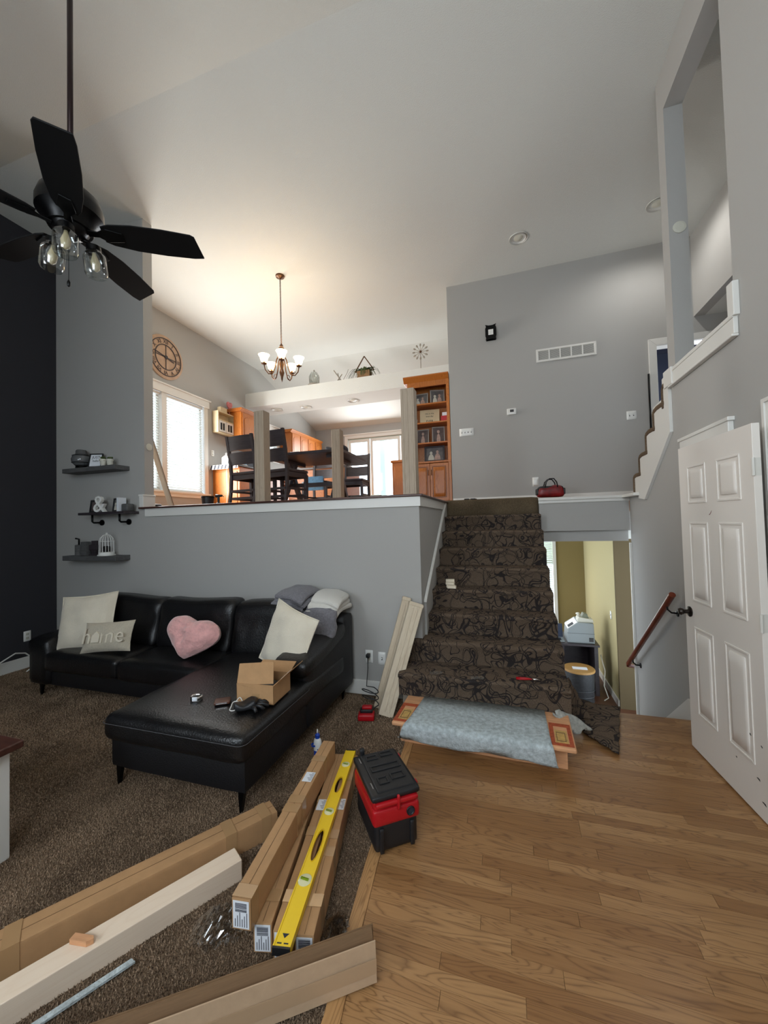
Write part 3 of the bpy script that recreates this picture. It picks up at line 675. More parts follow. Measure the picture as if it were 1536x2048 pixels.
MB().prism([(-.095, -.05), (-.02, -.05), (-.02, .01), (-.057, .045), (-.095, .01)], -.072, -.060, 'y').build('embroidered_house', LETT, p2)
def heart(u, v):
    # square grid mapped to a heart: rings of |max(u,v)|
    r = max(abs(u), abs(v)); 
    if r < 1e-6: return 0, .02
    t = math.atan2(v, u); t = t-PI/2; 
    hx = 16*math.sin(t)**3; hz = 13*math.cos(t)-5*math.cos(2*t)-2*math.cos(3*t)-math.cos(4*t)
    ex, ez = -math.sin(t)*.255, math.cos(t)*.185
    return (-hx/17*.29*.62+ex*.38)*r, (hz/17*.205*.62+ez*.38)*r
p3 = place('heart_pillow', MB().pillow(1, 1, .20, 26, outline=heart), PINK, 'fluffy pink heart-shaped pillow tilted against the middle back cushion', 'pillow', (-2.56, 2.64, .655), (-.40, .13, .02), smooth=True)
p4 = place('throw_pillow', MB().pillow(.52, .48, .15, 18), CREAM, 'cream throw pillow slumped on its corner beside the blankets and right armrest', 'pillow', (-1.63, 2.62, .675), (-.28, .20, -.38), smooth=True)
MB().tube(piping(.53, .49), .006, 6, closed=True).build('piping', CREAM, p4, smooth=True)
def blanket(name, lay, mt, lab, x0, x1, y0, y1, z, dz, rz=0, amp=.012):
    t = thing(name, lab, 'blanket', ((x0+x1)/2, (y0+y1)/2, z), rz)
    w, d = (x1-x0)/2, (y1-y0)/2
    for q in range(lay):
        def fn(p, u, v, w_):
            return (p.x+amp*math.sin(9*p.y+q), p.y+amp*math.sin(11*p.x+q), p.z-.16*max(0, .35-v)**1.3-.10*max(0, u-.6)+amp*math.sin(14*p.x+q*2)*math.cos(9*p.y))
        MB().rbox(-w+.01*q, w-.012*(q % 2), -d+.012*(q % 3), d-.01*q, q*dz, q*dz+dz*.96, dz*.42, 9, 0, fn).build('fold', mt, t, smooth=True)
    return t
blanket('grey_blanket', 4, GREYB, 'grey knitted blanket folded over the sofa back beside the cream pillow', -1.97, -1.62, 2.90, 3.28, .86, .034, -.12)
gb = MB()
gb.rbox(-.15, .15, -.045, .045, 0, .40, .042, 12, 0, lambda p, u, v, w: (p.x+.09*math.sin(2.6*w)-.05+.010*math.sin(30*w), p.y-.20*(1-w)+.012*math.sin(20*w+8*u), p.z))
tag(gb.build('hanging_blanket', GREYB, None, loc=(-1.53, 2.96, .46), smooth=True), 'grey knitted throw bunched down between cream pillow and right armrest', 'blanket')
blanket('white_blanket', 3, WHITEB, 'white blanket folded in layers over the right end of the sofa back', -1.64, -1.36, 2.92, 3.27, .83, .046, .05)
# ---- things on the chaise
def open_box():
    t = thing('cardboard_box', 'small open cardboard shipping box with flaps up on the chaise', 'box', (-1.50, 2.13, .478), .08)
    w, d, h, k = .125, .11, .115, .004
    g = MB(); g.box(-w, w, -d, d, 0, k); g.box(-w, w, -d, -d+k, 0, h); g.box(-w, w, d-k, d, 0, h); g.box(-w, -w+k, -d, d, 0, h); g.box(w-k, w, -d, d, 0, h)
    g.build('body', CARD, t)
    MB().prism([(-w, 0), (w, 0), (w-.012, .125), (-w-.0, .125)], 0, .003, 'y', T(0, -d, h) @ Ry(-.10) @ Rx(-.42)).build('flap', CARD, t)
    MB().box(-w, w, 0, .003, 0, .10, T(0, d, h) @ Rx(-1.2)).build('flap', CARD, t)
    MB().box(0, .003, -d, d, 0, .12, T(w, 0, h) @ Ry(.85)).build('flap', CARD, t)
    f = MB().box(0, .003, -d, d, 0, .12, T(-w+.004, 0, h-.003) @ Ry(1.75)).build('flap', CARD, t)
    MB().box(.0035, .0045, -.045, .01, .02, .09, T(w, 0, h) @ Ry(.85) @ T(-.006, 0, 0)).build('label', PAPER, t)
    MB().box(-.02, .03, -.0015, 0, .02, .06, T(0, -d, 0)).build('tape', TAPE, t)
    MB().rbox(-.08, .08, -.07, .07, .01, .085, .03, 5).build('packing', BLACKP, t, smooth=True)
open_box()
def ringobj():
    t = thing('bracelet', 'silver and copper bangle watch lying on the black chaise', 'watch', (-1.90, 1.985, .474), .4)
    MB().lathe([(.033, 0), (.036, 0), (.037, .012), (.036, .024), (.033, .024), (.032, .012), (.033, 0)], 28, Matrix.Diagonal((1, .85, 1, 1)), cap=False).build('band', STEEL, t, smooth=True)
    MB().rbox(-.016, .016, -.034, -.026, .0, .026, .003, 3).build('watch_face', PAPER, t, smooth=True)
ringobj()
w_ = MB().rbox(-.048, .048, -.034, .034, 0, .022, .009, 8); w1 = tag(w_.build('wallet', WALNUT, None, loc=(-1.70, 1.985, .474), rotz=.55, smooth=True), 'brown leather bifold wallet lying between bangle and black gloves', 'wallet')
MB().box(-.034, .030, -.0362, -.033, .008, .014).build('metal_clip', STEEL, w1)
gl = thing('work_gloves', 'pair of crumpled black work gloves with white cuff loops beside open box', 'gloves', (-1.50, 1.965, .474), .35)
g = MB(); g.rbox(-.075, .055, -.045, .045, 0, .045, .02, 10, 0, lambda p, u, v, w: (p.x, p.y+.01*math.sin(40*p.x), p.z+.012*math.sin(50*p.x+30*p.y)*w)); g.build('glove_body', BLACKP, gl, smooth=True)
for k_, (a_, l_) in enumerate(((.5, .075), (.25, .085), (.0, .085), (-.3, .07), (-.9, .05))):
    MB().tube([(.04, .03-.018*k_, .022), (.04+l_*.6*math.cos(a_), .03-.018*k_+l_*.6*math.sin(a_), .028), (.04+l_*math.cos(a_), .03-.018*k_+l_*math.sin(a_), .012)], [.012, .0115, .008], 8).build('finger', BLACKP, gl, smooth=True)
MB().tube([(-.075+.02*math.cos(q)-.004*math.cos(3*q), -.02+.034*math.sin(q), .026+.012*math.sin(q)) for q in np.linspace(0, 2*PI, 22)[:-1]], .0028, 5, closed=True).build('cuff_loop', PLAST, gl)
MB().tube([(-.02+.01*q-.06, .03+.012*math.sin(q*1.2)+.012*q*.5, .03+.014*math.sin(q)) for q in np.linspace(0, 4, 12)], .0026, 5).build('cuff_loop', PLAST, gl)

# ---- side table at the left edge
st_ = thing('side_table', 'white side table with dark wooden top at the left picture edge', 'table', (-2.62, 1.13, 0))
MB().box(-2.98, -2.27, .88, 1.28, .515, .55).build('table_top', CAPW, st_, world=True, bevel=.006)
for x, y in ((-2.93, .93), (-2.35, .93), (-2.93, 1.22), (-2.35, 1.22)): MB().box(x-.03, x+.03, y-.03, y+.03, 0, .515).build('leg', WHITE, st_, world=True, bevel=.003)
MB().box(-2.93, -2.33, .92, 1.24, .43, .515).build('apron', WHITE, st_, world=True)
MB().box(-2.9, -2.37, .95, 1.20, .12, .14).build('lower_shelf', WHITE, st_, world=True)

# ---- long packages: a bar from point A (near end, ground/base centre) along a direction
def label_plate(parent, M, w, h, lines=6, barcode=True):
    l = MB().box(-w/2, w/2, -h/2, h/2, 0, .0008, M).build('paper_label', PAPER, parent)
    t = MB(); 
    for q in range(lines):
        yy = h*(.36-.72*q/max(1, lines-1)); L = w*(.28+.12*((q*7) % 3)); t.box(-w*.44, -w*.44+L, yy-.0012, yy+.0012, .0008, .0013, M)
    if barcode:
        x = w*.10
        while x < w*.42: d = random.choice((.001, .0018, .0026)); t.box(x, x+d, -h*.36, h*.36, .0008, .0013, M); x += d+random.choice((.001, .0018))
    t.build('label_print', INK, l)
    return l
def long_box(name, lab, a, b, w, h, z, mt=CARD, tapes=(.08, .5, .92), endlabel=True, group=None, toplabel=None):
    a = Vector(a); b = Vector(b); L = (b-a).length; rz = math.atan2(b[1]-a[1], b[0]-a[0])
    t = thing(name, lab, 'box', (a.x, a.y, z), rz, group)      # local: x along the length, y across
    g = MB(); g.rbox(0, L, -w/2, w/2, 0, h, .003, 8, 0, lambda p, u, v, ww: (p.x, p.y+.0012*math.sin(17*p.x), p.z-(.0022*math.sin(9*p.x+a.x*9)**2)*(ww > .5)))
    g.build('carton', mt, t, smooth='auto')
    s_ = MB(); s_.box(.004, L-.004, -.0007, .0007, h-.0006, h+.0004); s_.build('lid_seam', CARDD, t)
    for q in tapes:
        MB().frame((-w/2-.0012, w/2+.0012, -.0002, h+.0012), (-w/2-.0002, w/2+.0002, .0005, h+.0003), L*q-.025, L*q+.025, 'x').build('tape_band', TAPE, t)
    if endlabel: label_plate(t, T(-.0012, 0, h/2) @ Rz(-PI/2) @ Rx(PI/2) @ Rz(PI/2), h*.86, w*.84)
    if toplabel: label_plate(t, T(L*toplabel[0], toplabel[1], h+.0012) @ Rz(PI/2), w*.60 if len(toplabel) < 3 else toplabel[2], .075, 7, False)
    return t
ax, ay = (-1.19, 1.75), (-2.25, .20)
bA = long_box('long_carton', 'long closed cardboard carton on the carpet, farthest from the camera at left', ax, ay, .105, .115, .0, CARD, (.03, .12, .52), False)
MB().prism([(-.001, .0), (-.001, .085), (-.004, .080), (-.004, .0)], -.05, .05, 'y').build('end_flap', CARDL, bA)
# raw wooden box newel beam
bd_ = Vector((-.40, -.66, 0)).normalized(); bl = 1.25
bB = thing('wooden_beam', 'pale raw wooden post lying on the carpet beside the long carton', 'post', (-1.197, 1.482, 0), math.atan2(bd_.y, bd_.x))
MB().box(0, bl, -.044, .044, .0, .088).build('post_body', PRIM, bB, bevel=.0025)
MB().box(-.002, .0005, -.040, .040, .004, .084).build('end_grain', mat('end_grain', (232, 212, 184), .7, var=.1, vs=30), bB)
pc = at(163, 1885, z=.09)
q = MB().prism([(-.038, -.011), (.030, -.011), (.046, .003), (.038, .012), (-.038, .012)], 0, .018).build('wood_offcut', PLYW, None, loc=(pc.x, pc.y, .0895), rotz=.15); tag(q, 'small orange-brown wood offcut lying on top of the pale post', 'offcut')
# thin grey strip bottom left
q = MB().prism([(0, -.010), (.40, -.010), (.40, .010), (-.008, .010)], 0, .008).build('wood_strip', PADB, None, loc=(-1.325, 1.07, .010), rotz=math.atan2(-.183, -.110)); tag(q, 'thin grey wooden strip on the carpet between pale post and open carton', 'strip')
# pile of spindle cartons
def dirpt(n, f): return (n, f)
c2 = long_box('spindle_carton', 'narrow carton lying under the stacked top carton, left of the yellow level', (-.890, 1.228), (-1.135, 2.23), .070, .108, .010, CARD, (.1, .45, .8))
c3 = long_box('spindle_carton', 'narrow carton on the carpet directly beneath the yellow spirit level', (-.805, 1.225), (-1.040, 2.245), .070, .108, .010, CARD, (.12, .42, .62), True, None, (.58, .008, .04))
c4 = long_box('spindle_carton', 'narrow carton on the carpet right of the yellow level, nearest the toolbox', (-.722, 1.232), (-.957, 2.25), .070, .108, .010, CARD, (.12, .33, .42, .8), True, None, (.60, -.010, .04))
c1 = long_box('spindle_carton', 'narrow carton stacked on top of the others, its white label facing up', (-.945, 1.182), (-1.075, 2.175), .074, .110, .1205, CARD, (.03, .44, .50, .82), True, None, (.66, 0, .05))
# yellow spirit level
la, lb = at(562, 1893, z=.149), at(699, 1506, z=.149)
L = 1.12; rz = math.atan2(lb.y-la.y, lb.x-la.x)
lv = thing('spirit_level', 'long yellow spirit level lying on the narrow cartons', 'level', (la.x, la.y, .1205), rz)
g = MB(); hw = .031
for z0, z1 in ((0, .004), (.022, .026)): pass
g.box(0, L, -hw, -hw+.005, 0, .026); g.box(0, L, hw-.005, hw, 0, .026)
slots = [(.33, .50), (.74, .87)]; vials = [(.245, .030), (.61, .026), (.98, .026)]; cutx = 0
def web(x0, x1): g.box(x0, x1, -hw+.005, hw-.005, .018, .024)
prev = 0
for s0, s1 in slots: web(prev, s0); prev = s1
web(prev, L)
for s0, s1 in slots: 
    n = 14
    for j in range(n):      # lens-shaped hand holes
        xa, xb = s0+(s1-s0)*j/n, s0+(s1-s0)*(j+1)/n
        ha, hb = [.017*max(0, 1-abs(2*t-1)**2.2)**.6 for t in (j/n, (j+1)/n)]
        for sg in (-1, 1): g.prism([(xa, sg*ha), (xb, sg*hb), (xb, sg*(hw-.005)), (xa, sg*(hw-.005))], .018, .024)
g.build('rail', YEL, lv)
for s0, s1 in slots:
    P = [(s0+(s1-s0)*(.5-.5*math.cos(a)) , .0175*math.sin(a)*abs(math.sin(a))**.0, .0245) for a in np.linspace(0, 2*PI, 25)[:-1]]
    MB().tube([(p[0], p[1]*.95, p[2]) for p in P], .0022, 5, closed=True).build('hand_hole', mat('dark_yellow', (214, 172, 20), .4), lv)
for v, r in vials:
    MB().lathe([(r*.92, .018), (r*.92, .0255), (r*.7, .0275), (.001, .0275)], 24, T(v, 0, 0)).build('vial_housing', VIAL, lv, smooth='auto')
    MB().tube([(v-.004, -r*.55, .029), (v+.004, r*.55, .029)], .005, 8).build('vial', clear_mat('vial_tube', (210, 235, 120), .2), lv)
MB().box(-.004, .003, -hw, hw, -.0, .0262).build('end_cap', BLACKP, lv)
MB().box(L-.003, L+.006, -hw, hw, -.0, .0262).build('end_cap', BLACKP, lv)
MB().prism([(.045, -.012), (.045, .012), (.030, .0), ], .024, .0248).build('emblem', INK, lv)
MB().box(.012, .016, -.02, -.004, .024, .0246).box(.012, .016, .004, .02, .024, .0246).build('marking', INK, lv)
# clear plastic wrap
def crumple(name, lab, cx, cy, sx, sy, h, rz, seed):
    rg = np.random.default_rng(seed); n = 22; vs = []; H = rg.random((n+1, n+1))
    for i in range(n+1):
        for j in range(n+1):
            u, v = 2*i/n-1, 2*j/n-1; e = max(0, 1-(u*u+v*v)*.75)
            vs.append((u*sx+(H[i, j]-.5)*.02, v*sy+(H[j, i]-.5)*.02, .012+h*e*(.35+.65*H[i, j])))
    fs = [(i*(n+1)+j, (i+1)*(n+1)+j, (i+1)*(n+1)+j+1, i*(n+1)+j+1) for i in range(n) for j in range(n) if ((i/n*2-1)**2+(j/n*2-1)**2) < 1.15]
    tag(MB().add(vs, fs).build(name, WRAP, None, loc=(cx, cy, 0), rotz=rz), lab, 'wrap')
pp = at(440, 1862, z=0); crumple('plastic_wrap', 'crumpled clear plastic wrap on the carpet left of the narrow cartons', pp.x, pp.y, .10, .085, .06, .5, 3)
pp = at(672, 1868, z=0); crumple('plastic_wrap', 'crumpled clear plastic ball on the carpet right of the narrow cartons', pp.x, pp.y, .045, .045, .055, .2, 5)
# open carton in the foreground
dn, df = Vector((-.466, 1.262, 0)), Vector((-1.190, .752, 0)); dd = (df-dn).normalized(); Ld = 1.32
D = thing('open_carton', 'long open cardboard carton without lid crossing the foreground carpet and floor', 'box', (dn.x, dn.y, .010), math.atan2(dd.y, dd.x))
# local x along, local +y is to the camera side (left of direction)
hh = .128; w0 = .050
MB().prism([(.0, 0), (.004, 0), (-.004, hh), (-.008, hh)], 0, Ld, 'x', Matrix.Identity(4)).build('front_wall', CARDL, D)
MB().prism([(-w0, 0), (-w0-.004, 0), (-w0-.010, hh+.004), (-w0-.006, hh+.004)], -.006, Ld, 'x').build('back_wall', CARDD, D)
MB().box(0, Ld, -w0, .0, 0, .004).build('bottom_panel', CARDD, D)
MB().box(.015, .019, -w0, .0, .002, .06).build('end_flap', CARDL, D)
MB().box(0, Ld, .0032, .0042, .030, .078).build('tape', mat('clear_tape_on_pale_card', (182, 153, 122), .3), D)
cr = MB()
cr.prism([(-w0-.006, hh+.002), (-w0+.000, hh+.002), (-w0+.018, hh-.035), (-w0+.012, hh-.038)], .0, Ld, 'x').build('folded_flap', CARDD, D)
MB().box(.58, .62, .0046, .0056, -.0, .02).build('paper_label', PAPER, D)

# ---- red and black jobsite toolbox vacuum
tb0 = Vector((-.628, 1.712, 0)); tbr = math.radians(37)
tb = thing('toolbox_vacuum', 'red and black portable jobsite vacuum toolbox on the floor edge', 'toolbox', (tb0.x, tb0.y, .012), tbr)
TW, TL, TH = .235, .345, .285
def tap(p, u, v, w): return (p.x, p.y, p.z)
MB().rbox(.008, TW-.008, .01, TL-.01, 0, .135, .016, 6).build('lower_tank', BLACKP, tb, smooth=True)
for xx in (.03, .185): MB().rbox(xx, xx+.022, -.001, .014, .0, .115, .005, 4).build('tank_rib', BLACKP, tb, smooth=True)
g = MB(); g.rbox(-.002, TW+.002, -.004, TL+.002, .125, .205, .016, 6); g.rbox(.004, TW-.004, .006, TL-.01, .19, .245, .014, 6)
g.build('motor_housing', REDP, tb, smooth=True)
MB().lathe([(.021, 0), (.021, .006), (.016, .006), (.015, -.012)], 24, T(.185, -.004, .168) @ Rx(PI/2), cap=False).build('hose_port_ring', BLACKP, tb, smooth=True)
MB().lathe([(.001, .0015), (.017, .0015)], 20, T(.185, -.0045, .168) @ Rx(PI/2), cap=False).build('hose_port', INK, tb)
MB().rbox(.01, TW-.01, -.016, .02, .218, .240, .009, 5).build('latch', REDP, tb, smooth=True)
MB().rbox(.115, .130, -.022, -.004, .195, .262, .006, 4).build('latch_tab', REDP, tb, smooth=True)
MB().rbox(-.006, TW+.006, -.004, TL+.004, .238, .268, .013, 6).build('lid', BLACKP, tb, smooth=True)
ld = MB(); ld.box(.030, TW-.008, .02, TL-.012, .262, .274)
ldo = ld.build('lid_panel', BLACKP, tb, bevel=.006, bseg=2)
for (x0, x1, y0, y1) in ((.052, .118, .265, .305), (.132, .205, .275, .315), (.050, .208, .165, .215), (.055, .110, .065, .118), (.125, .200, .080, .130)):
    MB().frame((x0, x1, y0, y1), (x0+.008, x1-.008, y0+.008, y1-.008), .273, .279, 'z').build('lid_rib', BLACKP, tb, bevel=.002)
for y0 in (.055, .265): MB().box(.018, .022, y0, y0+.045, .268, .2715).build('hinge_pin', STEEL, tb)
MB().rbox(.035, .062, TL-.01, TL+.012, .20, .30, .006, 4).build('handle_post', BLACKP, tb, smooth=True)
for y0 in (.04, .27): MB().rbox(TW+.001, TW+.012, y0, y0+.03, .225, .262, .004, 3).build('side_clip', REDP, tb, smooth=True)

# ---- glue bottle
gp = at(636, 1520, z=0)
gb_ = thing('glue_bottle', 'white and blue wood glue bottle standing on the carpet by the sofa', 'bottle', (gp.x, gp.y, .006))
MB().lathe([(.026, 0), (.0275, .006), (.0275, .115), (.024, .13), (.012, .142)], 24, Matrix.Diagonal((1, .75, 1, 1))).build('bottle_body', PLAST, gb_, smooth='auto')
MB().lathe([(.0278, .018), (.0278, .062)], 24, Matrix.Diagonal((1, .75, 1, 1)), cap=False).build('label', BLUEP, gb_, smooth=True)
MB().lathe([(.0282, .070), (.0282, .078), ], 24, Matrix.Diagonal((1, .75, 1, 1)) @ Ry(.2), cap=False).build('label_stripe', BLUEP, gb_)
MB().lathe([(.0282, .088), (.0282, .100), ], 24, Matrix.Diagonal((1, .75, 1, 1)) @ Ry(-.2), cap=False).build('label_stripe', BLUEP, gb_)
MB().lathe([(.015, .138), (.016, .16), (.008, .168), (.006, .172)], 16).build('cap', BLUEP, gb_, smooth='auto')
MB().lathe([(.006, .17), (.0035, .195), (.001, .197)], 12).build('nozzle', PLAST, gb_, smooth=True)

# ---- battery charger and cord, outlets on the half wall
cp_ = at(733, 1440, z=0)
chg = thing('battery_charger', 'red and black tool battery charger on the carpet below the outlet', 'charger', (cp_.x, cp_.y, .008), .25)
MB().rbox(-.065, .065, -.045, .045, 0, .05, .012, 5).build('charger_body', REDP, chg, smooth=True)
MB().rbox(-.05, .05, -.01, .05, .045, .075, .008, 4).build('battery_dock', BLACKP, chg, smooth=True)
MB().rbox(-.035, .045, .0, .045, .07, .095, .008, 4).build('battery', REDP, chg, smooth=True)
cv = [(cp_.x, cp_.y+.05, .04)]
for q in np.linspace(0, 2*PI*2.2, 34): cv.append((cp_.x+.0+.07*math.cos(q), cp_.y+.10+.035*math.sin(q), .10+.008*q-.04*math.cos(q)*.5))
cv += [(-1.215, 3.22, .12), (-1.222, 3.28, .25), (-1.222, 3.285, .36)]
tag(MB().tube(cv, .004, 6).build('electric_cable', BLACKP, None, smooth=True), 'black coiled cord running from the red charger up to the outlet', 'cord')
def plate(name, lab, x, y, z, w=.072, h=.116, kind='outlet', n=1, face='-y', cat=None):
    M = {'-y': Matrix.Identity(4), '+x': Rz(PI/2), '-x': Rz(-PI/2)}[face]
    t = thing(name, lab, cat or ('outlet' if kind == 'outlet' else 'switch'), (x, y, z)); 
    MB().rbox(-w/2, w/2, -.006, .0, -h/2, h/2, .0028, 3, M=M).build('cover_plate', PLAST, t, smooth=True)
    for q in range(n):
        cx = (q-(n-1)/2)*.046
        if kind == 'outlet':
            for zz in (-.022, .022): 
                MB().rbox(cx-.015, cx+.015, -.009, -.004, zz-.014, zz+.014, .0025, 3, M=M).build('socket', PUTTY, t, smooth=True)
                MB().box(cx-.008, cx-.005, -.0096, -.0085, zz-.004, zz+.006, M).box(cx+.005, cx+.008, -.0096, -.0085, zz-.004, zz+.006, M).build('slot', PLASTD, t)
        else:
            MB().box(cx-.006, cx+.006, -.0075, -.005, -.013, .013, M).build('switch_slot', PLASTD, t)
            MB().box(cx-.0045, cx+.0045, -.018, -.006, -.002, .010, M).build('toggle', PLAST, t, bevel=.001)
    return t
plate('wall_outlet', 'white outlet on the half wall with the charger cord plugged in', -1.222, 3.329, .345)
MB_pl = MB().rbox(-1.238, -1.206, 3.275, 3.318, .345, .378, .006, 4); tag(MB_pl.build('plug', BLACKP, None, smooth=True), 'black power plug pushed into the left half-wall outlet', 'plug')
plate('wall_outlet', 'blank white wall plate right of the plugged-in outlet', -1.100, 3.329, .335, kind='switch', n=1)
plate('wall_outlet', 'white outlet low on the charcoal wall at far left', -5.309, 3.02, .36, face='+x')
cb = [( -5.27, 2.55, .02), (-5.2, 2.7, .16), (-5.22, 2.86, .22), (-5.27, 2.98, .18), (-5.2, 3.08, .05), (-5.1, 2.9, .02)]
tag(MB().tube(cb, .008, 6).build('white_cable', PLAST, None, smooth=True), 'white cable curling along the baseboard of the charcoal wall', 'cable')

# ---- unfinished newel posts leaning in the corner beside the stairs
def bar_between(mb, a, b, w, d, roll=0):
    a, b = Vector(a), Vector(b); z = (b-a); L = z.length; z.normalize(); x = Vector((math.cos(roll), math.sin(roll), 0)); x = (x-z*x.dot(z)).normalized(); y = z.cross(x)
    M = Matrix((x, y, z)).transposed().to_4x4(); M.translation = a; return M, L
for k_, (a_, b_, w, d, lab) in enumerate([((-.975, 3.00, .005), (-.745, 3.225, .87), .118, .085, 'unfinished pale newel post leaning on the half wall, front one of two'), ((-1.075, 3.10, .005), (-.845, 3.30, .90), .07, .04, 'unfinished pale wood post leaning behind the front newel post')]):
    M, L_ = bar_between(None, a_, b_, w, d, .35)
    t = thing('newel_post', lab, 'post', M.translation, rot=M.to_3x3())
    MB().box(-w/2, w/2, -d/2, d/2, 0, L_).build('shaft', NEWELW, t, bevel=.004)
    for xx in ((-.018, .018) if k_ == 0 else (0,)): MB().box(xx-.006, xx+.006, -d/2-.004, -d/2+.001, .03, L_-.05).build('flute_strip', NEWELW, t, bevel=.002)
    MB().box(-w/2-.004, w/2+.004, -d/2-.004, d/2+.004, L_-.03, L_-.006).build('cap', NEWELW, t, bevel=.004)
# ---- raw posts standing along the floor edge upstairs
def raw_post(x, y, h, w, lab, rz=0):
    t = thing('railing_post', lab, 'post', (x, y, UPZ+.006), rz)
    MB().box(-w/2, w/2, -w/2, w/2, 0, h).build('shaft', POSTW, t, bevel=.003)
    for sx in (-w*.36, -w*.02, w*.33): MB().box(sx-.006, sx+.006, -w/2-.005, -w/2+.002, .01, h-.01).build('flute_strip', POSTW, t, bevel=.002)
raw_post(-2.36, 3.385, .93, .112, 'raw grey-green wooden post on the wall cap, in front of the dark chairs')
raw_post(-.80, 3.385, .955, .122, 'raw grey wooden post on the wall cap at its corner by the bookcase')
raw_post(-2.06, 4.60, .98, .118, 'raw grey wooden post standing by the dining table end, middle one of three')

# ---- bare step with peeled pad
bs = thing('bare_step', 'bare wooden bottom step with stapled blue-grey carpet pad and red-brown stained ends', 'step', (-.23, 2.72, 0), -.035)
MB().box(-.53, .555, -.06, .30, 0, .150).build('riser_box', PLYW, bs, bevel=.003)
MB().box(-.565, .60, -.15, .30, .150, .178).build('tread_board', PLYW, bs, bevel=.010, bseg=3)
pd = MB(); n = 30; vs = []
prof = [(.29, .182), (.10, .183), (-.06, .183), (-.140, .182), (-.158, .172), (-.162, .150), (-.155, .11), (-.150, .075), (-.148, .068)]
for j in range(n+1):
    x = -.50+.97*j/n
    for q, (yy, zz) in enumerate(prof): 
        e = .008*math.sin(j*.9+q)*(q > 5); x = (-.425-.10*(q/8))+(.87+.15*(q/8))*j/n; vs.append((x, yy-.002*math.sin(j*1.7)*(q > 4), zz+.003*math.sin(j*.8)*(q > 6)+(.012*math.sin(j*.35+1) if q == 8 else 0)))
m_ = len(prof); fs = [(j*m_+q, (j+1)*m_+q, (j+1)*m_+q+1, j*m_+q+1) for j in range(n) for q in range(m_-1)]
po = pd.add(vs, fs).build('carpet_pad', PADB, bs, smooth=True); md = po.modifiers.new('thick', 'SOLIDIFY'); md.thickness = .006; md.offset = 1
for sx, lab in ((-.505, ''), (.515, '')):
    MB().frame((sx-.055, sx+.075, -.13, .14), (sx-.030, sx+.052, -.10, .10), .178, .1795).build('stain_border', STAIN, bs)
    MB().box(sx-.026, sx+.046, -.095, .05, .178, .1797).build('glue_patch', OLDGL, bs)
    MB().frame((sx-.018, sx+.036, -.080, .025), (sx-.014, sx+.032, -.074, .019), .1797, .181).build('tack_strip', CARDD, bs)
# remnant of swirl carpet peeled onto the floor, with felt pad
def flap(name, poly, z0, mt, lab, cat, amp, thick, wave, seed=1, n=22):
    c = Vector((sum(p[0] for p in poly)/len(poly), sum(p[1] for p in poly)/len(poly), 0)); 
    A, B, C_, D_ = [Vector(p) for p in poly]; vs = []
    for i in range(n+1):
        for j in range(n+1):
            u, v = i/n, j/n; p = (A*(1-u)+B*u)*(1-v)+(D_*(1-u)+C_*u)*v; e = .005*math.sin(19*u+seed)*(j in (0, n))+.004*math.sin(23*v)*(i in (0, n))
            vs.append((p.x-c.x+e, p.y-c.y+e*.5, p.z+z0+amp*(math.sin(wave*u+seed)*math.cos(wave*.7*v)+1)))
    fs = [(i*(n+1)+j, (i+1)*(n+1)+j, (i+1)*(n+1)+j+1, i*(n+1)+j+1) for i in range(n) for j in range(n)]
    o = MB().add(vs, fs).build(name, mt, None, loc=(c.x, c.y, 0), smooth=True); md = o.modifiers.new('thick', 'SOLIDIFY'); md.thickness = thick; md.offset = 0
    return tag(o, lab, cat)
R1, R2, R3, R4 = at(1140, 1398, z=.03), at(1240, 1420, z=.02), at(1238, 1512, z=.01), at(1168, 1468, z=.02)
flap('carpet_remnant', [R1, R2, R3, R4], .004, STAIRC, 'torn piece of swirl-patterned stair carpet lying on the oak floor', 'carpet', .008, .012, 7)
Q = [Vector((.375, 2.975, .345)), Vector((.41, 3.20, .335)), at(1182, 1440, z=.06), at(1150, 1446, z=.055)]
flap('carpet_corner', Q, .004, STAIRC, 'peeled corner of stair carpet draped off the second step', 'carpet', .010, .014, 5, 2)
P_ = [at(1106, 1432, z=.19), at(1122, 1425, z=.19), at(1184, 1462, z=.05), at(1150, 1472, z=.06)]
flap('felt_pad', P_, .006, PADW, 'scrap of grey felt carpet pad hanging beside the bare step', 'pad', .012, .018, 9, 3)
# little blocks, plastic scraps and pliers on the steps
bz = R_*5+.006
bp0 = at(903, 1216, z=bz+.03)
for k_, (dx, dy, dz, rz, lab) in enumerate([(0, 0, 0, .1, 'white wood block at the bottom of the small stack on the stairs'), (-.004, .0, .027, -.12, 'white wood block in the middle of the small stack on the stairs'), (-.006, .003, .054, .15, 'white wood block on top of the small stack on the stairs'), (.018, -.055, 0, -.05, 'white wood block lying flat in front of the small stack')]):
    yb = sy(4)+.085
    q = MB().rbox(-.042, .042, -.022, .022, 0, .026, .003, 4).build('wood_block', mat('primed_block', (224, 212, 190), .7) if k_ == 0 else bpy.data.materials['primed_block'], None, loc=(at(903, 1216, y=yb).x+dx, yb+dy, bz+dz), rotz=rz, smooth='auto'); tag(q, lab, 'block')
def scrap(px, py, z, s_, seed, lab):
    p = at(px, py, z=z); rg = np.random.default_rng(seed); n = 8; H = rg.random((n+1, n+1))
    vs = [((i/n-.5)*s_, (j/n-.5)*s_*.5, .003+.012*H[i, j]) for i in range(n+1) for j in range(n+1)]
    fs = [(i*(n+1)+j, (i+1)*(n+1)+j, (i+1)*(n+1)+j+1, i*(n+1)+j+1) for i in range(n) for j in range(n)]
    tag(MB().add(vs, fs).build('plastic_scrap', WRAP, None, loc=(p.x, p.y, z), rotz=rg.random()), lab, 'wrap')
zt = R_*2+.006
